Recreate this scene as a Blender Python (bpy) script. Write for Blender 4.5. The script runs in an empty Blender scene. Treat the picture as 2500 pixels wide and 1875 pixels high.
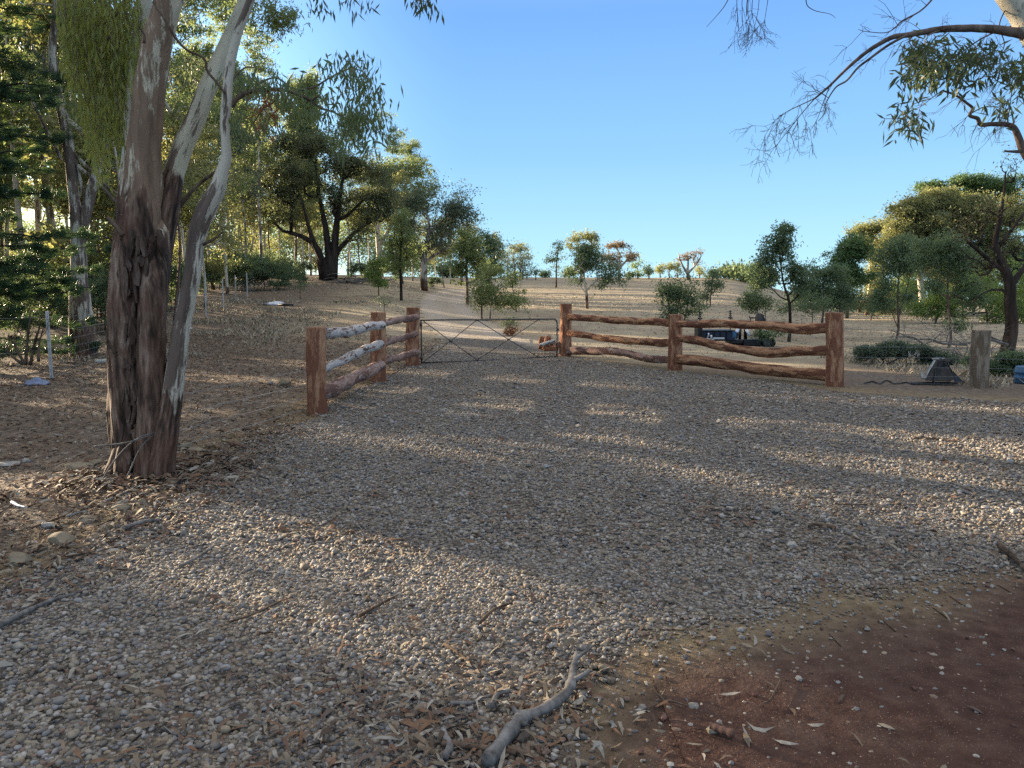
import bpy, math
import numpy as np
from mathutils import Vector
C = bpy.context
sc = C.scene
# ------------------------------------------------------------------ camera, sky, sun, exposure
FPX = 1819.0                      # focal length in pixels of the 2500 px wide photograph
CAMZ = 1.6
PITCH = math.atan(206.5 / FPX)
cam_d = bpy.data.cameras.new("camera")
cam = bpy.data.objects.new("camera", cam_d)
sc.collection.objects.link(cam)
cam_d.sensor_width = 36.0
cam_d.lens = 36.0 * FPX / 2500.0
cam_d.clip_start = 0.05
cam_d.clip_end = 3000
cam.location = (0, 0, CAMZ)
cam.rotation_euler = (math.pi / 2 - PITCH, 0, 0)
sc.camera = cam
SUN_AZ = math.radians(-57.0)       # from +Y towards -X
SUN_EL = math.radians(10.5)
SUN_DIR = np.array([math.sin(SUN_AZ) * math.cos(SUN_EL), math.cos(SUN_AZ) * math.cos(SUN_EL), math.sin(SUN_EL)])
world = bpy.data.worlds.new("World")
sc.world = world
world.use_nodes = True
nt = world.node_tree
sky = nt.nodes.new("ShaderNodeTexSky")
sky.sky_type = 'NISHITA'
sky.sun_disc = False
sky.sun_elevation = SUN_EL
sky.sun_rotation = SUN_AZ
sky.altitude = 600
sky.air_density = 1.35
sky.dust_density = 0.35
sky.ozone_density = 2.6
bg = nt.nodes["Background"]
# away from the sun the low sky is a clear deep-to-pale blue; towards the sun the warm glow of the sky texture shows
geo = nt.nodes.new("ShaderNodeTexCoord"); sep = nt.nodes.new("ShaderNodeSeparateXYZ")
nt.links.new(geo.outputs['Generated'], sep.inputs[0])
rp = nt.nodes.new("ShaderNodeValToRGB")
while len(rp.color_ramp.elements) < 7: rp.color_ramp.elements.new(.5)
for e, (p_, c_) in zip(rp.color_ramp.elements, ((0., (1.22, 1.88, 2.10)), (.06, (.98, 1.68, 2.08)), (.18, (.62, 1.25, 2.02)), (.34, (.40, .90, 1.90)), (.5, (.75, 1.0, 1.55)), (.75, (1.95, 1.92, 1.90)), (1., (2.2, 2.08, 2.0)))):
    e.position = p_; e.color = (*c_, 1)  # top stops, out of view, brightened to near white to fill the shaded ground
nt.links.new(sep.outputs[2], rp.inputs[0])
dt = nt.nodes.new("ShaderNodeVectorMath"); dt.operation = 'DOT_PRODUCT'
nt.links.new(geo.outputs['Generated'], dt.inputs[0]); dt.inputs[1].default_value = tuple(float(v) for v in SUN_DIR)
mr = nt.nodes.new("ShaderNodeMapRange"); mr.interpolation_type = 'SMOOTHSTEP'
mr.inputs['From Min'].default_value = .60; mr.inputs['From Max'].default_value = 1.0; mr.inputs['To Max'].default_value = .75
nt.links.new(dt.outputs['Value'], mr.inputs['Value'])
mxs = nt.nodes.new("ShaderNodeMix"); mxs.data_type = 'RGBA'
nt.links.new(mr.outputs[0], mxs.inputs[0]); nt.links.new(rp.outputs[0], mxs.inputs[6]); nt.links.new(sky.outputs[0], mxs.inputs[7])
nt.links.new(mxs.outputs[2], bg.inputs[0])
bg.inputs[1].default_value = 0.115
sun_d = bpy.data.lights.new("sun", 'SUN')
sun_d.energy = 5.0
sun_d.color = (1.0, 0.80, 0.56)
sun_d.angle = math.radians(0.55)
sun = bpy.data.objects.new("sun", sun_d)
sc.collection.objects.link(sun)
sun.rotation_euler = Vector(SUN_DIR).to_track_quat('Z', 'Y').to_euler()
sc.view_settings.view_transform = 'Standard'
sc.view_settings.look = 'None'
sc.view_settings.gamma = 1
sc.view_settings.use_curve_mapping = False
sc.view_settings.exposure = 2.25
sc.cycles.max_bounces = 5
sc.cycles.diffuse_bounces = 3
sc.cycles.glossy_bounces = 2
sc.cycles.transmission_bounces = 3
sc.cycles.use_denoising = False

# ------------------------------------------------------------------ numeric helpers
rng = np.random.default_rng(11)
A = np.array

def hash3(i, j, k, s):
    n = (i * 374761393 + j * 668265263 + k * 2147483647 + s * 1274126177) & 0xFFFFFFFF
    n = ((n ^ (n >> 13)) * 1274126177) & 0xFFFFFFFF
    n = (n ^ (n >> 16)) & 0xFFFFFFFF
    return n / 4294967295.0

def vnoise(p, s=0):                                     # value noise, -1..1
    p = np.asarray(p, float)
    f = np.floor(p).astype(np.int64)
    t = p - f
    t = t * t * (3 - 2 * t)
    r = 0
    for a in (0, 1):
        for b in (0, 1):
            for c in (0, 1):
                w = (t[..., 0] if a else 1 - t[..., 0]) * (t[..., 1] if b else 1 - t[..., 1]) * (t[..., 2] if c else 1 - t[..., 2])
                r = r + w * hash3(f[..., 0] + a, f[..., 1] + b, f[..., 2] + c, s)
    return r * 2 - 1

def fbm(p, o=4, s=0):
    p = np.asarray(p, float)
    r, a = 0, 1.0
    for i in range(o):
        r = r + a * vnoise(p * 2 ** i, s + i)
        a *= .5
    return r / 1.6

def n2(x, y, f, s=0, o=2):
    x = np.asarray(x, float); y = np.asarray(y, float)
    return fbm(np.stack([x * f, y * f, np.zeros_like(x) + .37], -1), o, s)

def sstep(a, b, x):
    t = np.clip((x - a) / (b - a), 0, 1)
    return t * t * (3 - 2 * t)

def ray(px, py):
    a = (px - 1250.0) / FPX; b = (937.5 - py) / FPX
    return A([a, math.cos(PITCH) + b * math.sin(PITCH), -math.sin(PITCH) + b * math.cos(PITCH)])

def P(px, py, d):                                       # the point of that pixel at world distance y = d
    r = ray(px, py)
    return r * (d / r[1]) + A([0, 0, CAMZ])

def PP(pts, d):
    return A([P(p[0], p[1], p[2] if len(p) > 2 else d) for p in pts])

def G0(px, py):                                         # where that pixel meets the level z = 0
    r = ray(px, py)
    return (r * (CAMZ / -r[2]))[:2]

HY = A([-80, 0, 20, 25, 30, 38, 45, 60, 80, 100, 122, 140, 170, 260, 500, 1500.])
HZ = A([0, 0, 0, .28, .75, 1.38, 1.95, 3.1, 4.15, 4.8, 5.35, 5.35, 4.6, 1.0, 0, 0.])    # left of the track
HM = A([0, 0, 0, .16, .42, .80, 1.08, 1.55, 2.50, 3.70, 5.15, 5.45, 5.0, 1.0, 0, 0.])    # the open slope

def poly_sd(x, y, poly):                                # signed distance, negative inside
    x = np.asarray(x, float); y = np.asarray(y, float)
    d = np.full(x.shape, 1e9); ins = np.zeros(x.shape, bool)
    n = len(poly)
    for i in range(n):
        ax, ay = poly[i]; bx, by = poly[(i + 1) % n]
        ex, ey = bx - ax, by - ay
        t = np.clip(((x - ax) * ex + (y - ay) * ey) / (ex * ex + ey * ey + 1e-12), 0, 1)
        d = np.minimum(d, np.hypot(x - ax - t * ex, y - ay - t * ey))
        c = ((ay > y) != (by > y)) & (x < (bx - ax) * (y - ay) / (by - ay + 1e-12) + ax)
        ins ^= c
    return np.where(ins, -d, d)

gr_px = [(0, 1440), (170, 1380), (330, 1270), (470, 1190), (610, 1090), (740, 1030), (860, 960), (950, 915), (1010, 884), (1200, 868), (1375, 874),
         (1640, 908), (1900, 935), (2060, 958), (2500, 985)]
GRAVEL = [tuple(G0(*p)) for p in gr_px[:9]] + [(-2.35, 18.6), (-2.5, 23), (-2.2, 26), (-.4, 26), (1.2, 22), (1.5, 20.2)] + [tuple(G0(*p)) for p in gr_px[11:]] + [(12, 9.5), (12, 5.3)] + [tuple(G0(*p)) for p in
          [(2500, 1385), (2330, 1390), (2150, 1450), (2000, 1420), (1850, 1500), (1700, 1530), (1560, 1540), (1450, 1600), (1400, 1700), (1360, 1875)]] + [(.2, 1.2), (-.3, -4), (-8, -6), (-9, -1), (-5.5, 2.2)]
RED = [tuple(G0(*p)) for p in [(1430, 1900), (1470, 1730), (1600, 1640), (1760, 1590), (1950, 1560), (2200, 1500), (2350, 1450), (2500, 1400)]] + [(12, 4.9), (40, 2), (40, -8), (.8, -8)]
TRACK = A([(.1, 19.5), (-.9, 25), (-2.1, 31), (-3.2, 38), (-4.2, 46), (-5.0, 56), (-5.2, 67), (-3.8, 82), (0, 105), (3, 124)])

def track_d(x, y):
    x = np.asarray(x, float); y = np.asarray(y, float)
    d = np.full(x.shape, 1e9)
    for i in range(len(TRACK) - 1):
        ax, ay = TRACK[i]; bx, by = TRACK[i + 1]
        ex, ey = bx - ax, by - ay
        t = np.clip(((x - ax) * ex + (y - ay) * ey) / (ex * ex + ey * ey), 0, 1)
        d = np.minimum(d, np.hypot(x - ax - t * ex, y - ay - t * ey))
    return d

def gmask(x, y):
    s = poly_sd(x, y, GRAVEL) + .16 * n2(x, y, 2.2, 5, 3) * np.clip(np.asarray(y) / 5, .5, 2)
    return 1 - sstep(-.12, .16, s)

def rmask(x, y):
    s = poly_sd(x, y, RED) + .55 * n2(x, y, 1.1, 9, 4)
    return 1 - sstep(-.40, .40, s)

def T(x, y):
    x = np.asarray(x, float); y = np.asarray(y, float)
    u = x / np.maximum(y, 20)
    w = sstep(-.24, -.02, u)
    h = 0
    for k in (-4, -2, 0, 2, 4):
        h = h + ((1 - w) * np.interp(y + k, HY, HZ) + w * np.interp(y + k, HY, HM)) / 5
    h = h * (1 - .88 * sstep(.27, .46, u))
    far = sstep(20, 40, y)
    h = h + far * .16 * n2(x, y, .11, 3) + .022 * n2(x, y, .9, 4, 3) * (1 + far)
    h = h + .25 * sstep(-11, -22, x) * sstep(60, 10, y)
    ditch = np.exp(-((x + 5.1) / .9) ** 2) * sstep(3.2, 4.6, y) * sstep(10, 7.5, y)
    return h - .20 * ditch

def Tz(x, y):
    return float(T(A([x]), A([y]))[0])

def G(px, py, dmax=200):                                # first meeting of that pixel with the ground
    r = ray(px, py)
    d = np.concatenate([np.arange(1.5, 30, .03), np.arange(30, dmax, .15)])
    pts = r[None] * (d / r[1])[:, None] + A([0, 0, CAMZ])
    below = pts[:, 2] < T(pts[:, 0], pts[:, 1])
    i = int(np.argmax(below)) if below.any() else len(d) - 1
    return A([pts[i, 0], pts[i, 1], Tz(pts[i, 0], pts[i, 1])])

# ------------------------------------------------------------------ mesh helpers
def mesh_np(name, V, Fs, smooth=True, attrs=None):
    V = np.ascontiguousarray(V, np.float32)
    Fs = [np.asarray(F, np.int64) for F in Fs if len(F)]
    me = bpy.data.meshes.new(name)
    nl = sum(F.size for F in Fs); nf = sum(len(F) for F in Fs)
    me.vertices.add(len(V)); me.vertices.foreach_set('co', V.ravel())
    me.loops.add(nl); me.polygons.add(nf)
    me.loops.foreach_set('vertex_index', np.concatenate([F.ravel() for F in Fs]).astype(np.int32))
    st, o = [], 0
    for F in Fs:
        st.append(o + np.arange(len(F)) * F.shape[1]); o += F.size
    me.polygons.foreach_set('loop_start', np.concatenate(st).astype(np.int32))
    me.polygons.foreach_set('use_smooth', np.full(nf, smooth))
    me.update(calc_edges=True)
    if attrs:
        for k, v in attrs.items():
            at = me.attributes.new(k, 'FLOAT', 'POINT')
            at.data.foreach_set('value', np.ascontiguousarray(v, np.float32))
    return me

class MB:
    def __init__(s):
        s.V = []; s.F = {}; s.n = 0
    def add(s, V, *Fs):
        V = np.asarray(V, float)
        for F in Fs:
            F = np.asarray(F, np.int64)
            if len(F):
                s.F.setdefault(F.shape[1], []).append(F + s.n)
        s.V.append(V); s.n += len(V)
        return s
    def tube(s, *a, **k):
        V, F, F3 = tube(*a, **k); s.add(V, F, F3); s.S = getattr(s, 'S', []) + [tube.sv + A([0, 0, 3.1 * len(s.V)])]
    def mesh(s, name, smooth=True, off=None):
        me = s.mesh_(name, smooth, off)
        if getattr(s, 'S', None):
            S = np.concatenate(s.S)
            if len(S) == len(me.vertices):
                at = me.attributes.new('sv', 'FLOAT_VECTOR', 'POINT'); at.data.foreach_set('vector', S.astype(np.float32).ravel())
        return me
    def mesh_(s, name, smooth=True, off=None):
        V = np.concatenate(s.V)
        if off is not None:
            V = V - off
        return mesh_np(name, V, [np.concatenate(f) for f in s.F.values()], smooth)

def tube(path, rad, sides=8, cap=True, bump=0., bf=6., zs=1., seed=0, twist=0.):
    path = np.asarray(path, float); n = len(path)
    rad = np.broadcast_to(np.asarray(rad, float), (n,))
    t = np.gradient(path, axis=0); t /= np.linalg.norm(t, axis=1)[:, None] + 1e-12
    ref = A([1., 0, 0]) if abs(t[0, 0]) < .8 else A([0, 1., 0])
    u = ref - t[0] * ref.dot(t[0]); u /= np.linalg.norm(u)
    U = np.zeros((n, 3)); U[0] = u
    for i in range(1, n):
        u = U[i - 1] - t[i] * U[i - 1].dot(t[i]); U[i] = u / (np.linalg.norm(u) + 1e-12)
    W = np.cross(t, U)
    a = np.linspace(0, 2 * math.pi, sides, endpoint=False)[None] + (np.linspace(0, twist, n)[:, None] if twist else 0)
    D = np.cos(a)[..., None] * U[:, None] + np.sin(a)[..., None] * W[:, None]
    r = np.repeat(rad[:, None], sides, 1)
    if bump:
        q = path[:, None] + D * r[..., None]
        q = q * A([1, 1, zs]) * bf
        r = r * (1 + bump * fbm(q, 4, seed))
    V = (path[:, None] + D * r[..., None]).reshape(-1, 3)
    ln = np.concatenate([[0], np.cumsum(np.linalg.norm(np.diff(path, axis=0), axis=1))])
    SV = np.stack([np.cos(a) * rad[:, None] + 0 * r, np.sin(a) * rad[:, None] + 0 * r, ln[:, None] + 0 * r], -1).reshape(-1, 3)
    tube.sv = np.concatenate([SV, SV[:1], SV[-1:]]) if cap else SV
    i = np.arange(n - 1)[:, None] * sides; j = np.arange(sides)[None]; k = (j + 1) % sides
    F = np.stack([i + j, i + k, i + sides + k, i + sides + j], -1).reshape(-1, 4)
    if not cap:
        return V, F, np.zeros((0, 3), int)
    V = np.concatenate([V, path[:1], path[-1:]])
    m = n * sides
    jj = np.arange(sides); kk = (jj + 1) % sides
    T1 = np.stack([np.full(sides, m), kk, jj], -1)
    T2 = np.stack([np.full(sides, m + 1), m - sides + jj, m - sides + kk], -1)
    return V, F, np.concatenate([T1, T2])

def smooth_path(pts, n, rad=None):                      # Catmull-Rom
    pts = np.asarray(pts, float); m = len(pts)
    e = np.concatenate([[2 * pts[0] - pts[1]], pts, [2 * pts[-1] - pts[-2]]])
    s = np.linspace(0, m - 1 - 1e-6, n); i = s.astype(int); t = (s - i)[:, None]
    p0, p1, p2, p3 = e[i], e[i + 1], e[i + 2], e[i + 3]
    o = .5 * (2 * p1 + (p2 - p0) * t + (2 * p0 - 5 * p1 + 4 * p2 - p3) * t ** 2 + (3 * p1 - p0 - 3 * p2 + p3) * t ** 3)
    if rad is None:
        return o
    return o, np.interp(s, np.arange(m), rad)

def box(c, s, rz=0., bev=0.):
    c = np.asarray(c, float); s = np.asarray(s, float) / 2
    b = min(bev, s.min() * .9)
    V = []
    for sx in (-1, 1):
        for sy in (-1, 1):
            for sz in (-1, 1):
                V.append([sx * s[0], sy * s[1], sz * s[2]])
    V = A(V)
    F = [[0, 1, 3, 2], [4, 6, 7, 5], [0, 4, 5, 1], [2, 3, 7, 6], [0, 2, 6, 4], [1, 5, 7, 3]]
    if b > 0:                                           # chamfered box
        import itertools
        V = []; idx = {}
        for sg in itertools.product((-1, 1), repeat=3):
            for ax in range(3):
                v = [sg[k] * (s[k] - (0 if k == ax else b)) for k in range(3)]
                idx[(sg, ax)] = len(V); V.append(v)
        V = A(V); F4 = []; F3 = []
        for ax in range(3):
            o = [k for k in range(3) if k != ax]
            for g in (-1, 1):
                q = []
                for a_, b_ in ((-1, -1), (1, -1), (1, 1), (-1, 1)):
                    sg = [0, 0, 0]; sg[ax] = g; sg[o[0]] = a_; sg[o[1]] = b_
                    q.append(idx[(tuple(sg), ax)])
                F4.append(q)
        for ax in range(3):
            o = [k for k in range(3) if k != ax]
            for a_ in (-1, 1):
                for b_ in (-1, 1):
                    s1 = [0, 0, 0]; s1[o[0]] = a_; s1[o[1]] = b_
                    s0 = list(s1); s0[ax] = -1; s2 = list(s1); s2[ax] = 1
                    F4.append([idx[(tuple(s0), o[0])], idx[(tuple(s2), o[0])], idx[(tuple(s2), o[1])], idx[(tuple(s0), o[1])]])
        for sg in itertools.product((-1, 1), repeat=3):
            F3.append([idx[(sg, k)] for k in range(3)])
        R = A([[math.cos(rz), -math.sin(rz), 0], [math.sin(rz), math.cos(rz), 0], [0, 0, 1]])
        return V @ R.T + c, A(F4), A(F3)
    R = A([[math.cos(rz), -math.sin(rz), 0], [math.sin(rz), math.cos(rz), 0], [0, 0, 1]])
    return V @ R.T + c, A(F), np.zeros((0, 3), int)

def ico(sub):
    t = (1 + 5 ** .5) / 2
    V = [(-1, t, 0), (1, t, 0), (-1, -t, 0), (1, -t, 0), (0, -1, t), (0, 1, t), (0, -1, -t), (0, 1, -t), (t, 0, -1), (t, 0, 1), (-t, 0, -1), (-t, 0, 1)]
    F = [(0, 11, 5), (0, 5, 1), (0, 1, 7), (0, 7, 10), (0, 10, 11), (1, 5, 9), (5, 11, 4), (11, 10, 2), (10, 7, 6), (7, 1, 8), (3, 9, 4), (3, 4, 2), (3, 2, 6), (3, 6, 8), (3, 8, 9), (4, 9, 5), (2, 4, 11), (6, 2, 10), (8, 6, 7), (9, 8, 1)]
    V = [A(v, float) / np.linalg.norm(v) for v in V]
    for _ in range(sub):
        c = {}; N = []
        def mid(a, b):
            k = (min(a, b), max(a, b))
            if k not in c:
                m = V[a] + V[b]; V.append(m / np.linalg.norm(m)); c[k] = len(V) - 1
            return c[k]
        for a, b, d in F:
            x, y, z = mid(a, b), mid(b, d), mid(d, a)
            N += [(a, x, z), (b, y, x), (d, z, y), (x, y, z)]
        F = N
    return A(V), A(F)

# ------------------------------------------------------------------ scene helpers
def link(o, parent=None):
    sc.collection.objects.link(o)
    if parent is not None:
        o.parent = parent
    return o

def tag(o, label=None, cat=None, group=None, kind=None):
    if label: o['label'] = label
    if cat: o['category'] = cat
    if group: o['group'] = group
    if kind: o['kind'] = kind
    return o

def root(name, loc, label, cat, group=None):
    o = bpy.data.objects.new(name, None)
    o.empty_display_size = .2
    o.location = [float(v) for v in loc]
    link(o)
    return tag(o, label, cat, group)

def part(name, me, m, parent, label=None):
    o = bpy.data.objects.new(name, me)
    if m is not None and not me.materials:
        me.materials.append(m)
    link(o, parent)
    if label: o['label'] = label
    return o

def solo(name, mb, m, loc, label, cat, group=None, smooth=True):
    me = mb.mesh(name, smooth, off=np.asarray(loc, float))
    me.materials.append(m)
    o = bpy.data.objects.new(name, me)
    o.location = [float(v) for v in loc]
    link(o)
    return tag(o, label, cat, group)

def dup_tree(r, loc, rz, s, label, group=None, sz=None):
    n = r.copy(); link(n)
    n.location = [float(v) for v in loc]; n.rotation_euler = (0, 0, rz); n.scale = (s, s, sz or s)
    n['label'] = label
    if group: n['group'] = group
    for ch in list(r.children):
        c = ch.copy(); link(c); c.parent = n
    return n

# ------------------------------------------------------------------ materials
class NT:
    def __init__(s, name, rough=.8, spec=.2):
        s.m = bpy.data.materials.new(name); s.m.use_nodes = True
        s.t = s.m.node_tree; s.b = s.t.nodes["Principled BSDF"]
        s.b.inputs['Roughness'].default_value = rough
        s.b.inputs['Specular IOR Level'].default_value = spec
    def n(s, ty, **kw):
        nd = s.t.nodes.new(ty)
        for k, v in kw.items():
            setattr(nd, k, v)
        return nd
    def l(s, a, b):
        s.t.links.new(a, b)
    def co(s, scale=(1, 1, 1), which='Object'):
        tc = s.n("ShaderNodeTexCoord"); mp = s.n("ShaderNodeMapping")
        mp.inputs['Scale'].default_value = scale
        s.l(tc.outputs[which], mp.inputs[0])
        return mp.outputs[0]
    def noise(s, scale, vec, detail=4, rough=.55):
        nd = s.n("ShaderNodeTexNoise"); nd.inputs['Scale'].default_value = scale
        nd.inputs['Detail'].default_value = detail; nd.inputs['Roughness'].default_value = rough
        s.l(vec, nd.inputs['Vector']); return nd.outputs[0]
    def vor(s, scale, vec, feat='F1', out='Distance'):
        nd = s.n("ShaderNodeTexVoronoi", feature=feat); nd.inputs['Scale'].default_value = scale
        s.l(vec, nd.inputs['Vector']); return nd.outputs[out]
    def ramp(s, fac, stops, interp='LINEAR'):
        nd = s.n("ShaderNodeValToRGB"); cr = nd.color_ramp; cr.interpolation = interp
        while len(cr.elements) < len(stops):
            cr.elements.new(.5)
        for e, (p, c) in zip(cr.elements, stops):
            e.position = p; e.color = (c, c, c, 1) if not hasattr(c, '__len__') else (*c, 1)
        s.l(fac, nd.inputs[0]); return nd.outputs[0]
    def mix(s, fac, a, b, mode='MIX'):
        nd = s.n("ShaderNodeMix", data_type='RGBA', blend_type=mode)
        for sock, v in ((nd.inputs[0], fac), (nd.inputs[6], a), (nd.inputs[7], b)):
            if isinstance(v, (int, float)): sock.default_value = v if sock == nd.inputs[0] else (v, v, v, 1)
            elif isinstance(v, tuple): sock.default_value = (*v, 1)
            else: s.l(v, sock)
        return nd.outputs[2]
    def math(s, op, a, b=0., clamp=False):
        nd = s.n("ShaderNodeMath", operation=op, use_clamp=clamp)
        for sock, v in ((nd.inputs[0], a), (nd.inputs[1], b)):
            if isinstance(v, (int, float)): sock.default_value = v
            else: s.l(v, sock)
        return nd.outputs[0]
    def attr(s, name):
        nd = s.n("ShaderNodeAttribute", attribute_name=name); return nd.outputs['Fac']
    def bump(s, h, strength, dist):
        nd = s.n("ShaderNodeBump"); nd.inputs['Strength'].default_value = strength
        nd.inputs['Distance'].default_value = dist
        s.l(h, nd.inputs['Height']); s.l(nd.outputs[0], s.b.inputs['Normal']); return nd
    def color(s, c):
        if isinstance(c, tuple): s.b.inputs['Base Color'].default_value = (*c, 1)
        else: s.l(c, s.b.inputs['Base Color'])

def m_leaf(name, cols, trans=.35, rough=.5, clump=.5, tcol=None):
    """cols: dark..light leaf tints; each leaf island takes its own, each clump leans one way"""
    s = NT(name, rough, .35)
    g = s.n("ShaderNodeNewGeometry")
    nz = s.noise(clump, s.co(), 2)
    f = s.math('ADD', s.math('MULTIPLY', g.outputs['Random Per Island'], .38), s.math('MULTIPLY', s.math('SUBTRACT', nz, .22), 1.1), True)
    k = len(cols)
    col = s.ramp(f, [(i / (k - 1), c) for i, c in enumerate(cols)])
    s.color(col)
    tr = s.n("ShaderNodeBsdfTranslucent")
    s.l(s.mix(.6, col, tcol or (.34, .42, .13)), tr.inputs[0])
    mx = s.n("ShaderNodeMixShader"); mx.inputs[0].default_value = trans
    s.l(s.b.outputs[0], mx.inputs[1]); s.l(tr.outputs[0], mx.inputs[2])
    s.l(mx.outputs[0], s.t.nodes["Material Output"].inputs[0])
    return s.m

def m_island(name, cols, rough=.8, spec=.2, nscale=60, bump=.3):
    s = NT(name, rough, spec)
    g = s.n("ShaderNodeNewGeometry")
    k = len(cols)
    col = s.ramp(g.outputs['Random Per Island'], [(i / k, c) for i, c in enumerate(cols)], 'CONSTANT')
    nz = s.noise(nscale, s.co(), 3)
    s.color(s.mix(1.0, col, s.ramp(nz, [(.25, .72), (.75, 1.2)]), 'MULTIPLY'))
    if bump: s.bump(nz, bump, .004)
    return s.m

def m_bark(name, dark, mid, light, scale=6., stretch=.18, bump=.6, bd=.03, detail=6):
    s = NT(name, .9, .1)
    v = s.co((1, 1, stretch))
    a = s.noise(scale, v, detail, .65)
    b = s.noise(scale * 3.1, v, 4, .6)
    f = s.math('ADD', s.math('MULTIPLY', a, .65), s.math('MULTIPLY', b, .35))
    s.color(s.ramp(f, [(.36, dark), (.5, mid), (.66, light)]))
    s.bump(f, bump, bd)
    return s.m

def m_gumbark(name, smooth_c, patch_c, top_z, edge=.8, pscale=1.6, pthr=.53, sv=False):
    """rough brown stocking below top_z, smooth pale bark with shed patches above"""
    s = NT(name, .75, .2)
    vo = s.co()
    def cs(z):
        if not sv: return s.co((1, 1, z))
        at = s.n("ShaderNodeAttribute", attribute_name='sv'); mp = s.n("ShaderNodeMapping"); mp.inputs['Scale'].default_value = (1.3, 1.3, z)
        s.l(at.outputs['Vector'], mp.inputs[0]); return mp.outputs[0]
    v = cs(.16)
    a = s.noise(7, v, 6, .68); b = s.noise(26, v, 4, .6)
    f = s.math('ADD', s.math('MULTIPLY', a, .6), s.math('MULTIPLY', b, .4))
    rough = s.ramp(f, [(.38, (.016, .010, .008)), (.46, (.065, .040, .028)), (.54, (.165, .105, .074)), (.64, (.34, .255, .195))])
    rough = s.mix(s.ramp(s.noise(2.2, vo, 2), [(.5, 0.), (.68, .6)]), rough, (.13, .06, .038))
    vp = cs(.26)
    pn = s.math('ADD', s.math('MULTIPLY', s.noise(pscale * 1.6, vp, 6, .66), .7), s.math('MULTIPLY', s.noise(pscale * 6, cs(.12), 4, .6), .3))
    pat = s.ramp(pn, [(pthr - .015, 0.), (pthr + .015, 1.)])
    sm = s.ramp(s.noise(9, vp, 5), [(.3, tuple(c * .72 for c in smooth_c)), (.6, smooth_c)])
    pc = s.ramp(s.noise(14, v, 5), [(.3, tuple(c * .55 for c in patch_c)), (.6, patch_c)])
    up = s.mix(pat, sm, pc)
    spot = s.ramp(s.noise(30, cs(.6), 2), [(.66, 0.), (.72, .6)])
    up = s.mix(spot, up, (.13, .085, .06))
    sx = s.n("ShaderNodeSeparateXYZ"); s.l(vo, sx.inputs[0])
    zz = s.math('ADD', sx.outputs[2], s.math('MULTIPLY', s.math('SUBTRACT', s.noise(2.6, s.co((1, 1, .22)), 5, .65), .5), 3.4 * edge))
    t = s.math('DIVIDE', s.math('SUBTRACT', zz, top_z), .12, False)
    t = s.math('ADD', t, 0., True)
    s.color(s.mix(t, rough, up))
    hgt = s.mix(t, s.mix(1., f, .8, 'MULTIPLY'), s.mix(1., pat, .25, 'MULTIPLY'))
    s.bump(hgt, .8, .03)
    return s.m

def m_plain(name, col, rough=.6, metal=0., nscale=12, var=.25, bump=.15, spec=.3):
    s = NT(name, rough, spec)
    nz = s.noise(nscale, s.co(), 5, .6)
    s.color(s.ramp(nz, [(.3, tuple(c * (1 - var) for c in col)), (.7, tuple(min(1, c * (1 + var)) for c in col))]))
    s.b.inputs['Metallic'].default_value = metal
    if bump: s.bump(nz, bump, .01)
    return s.m

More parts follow.
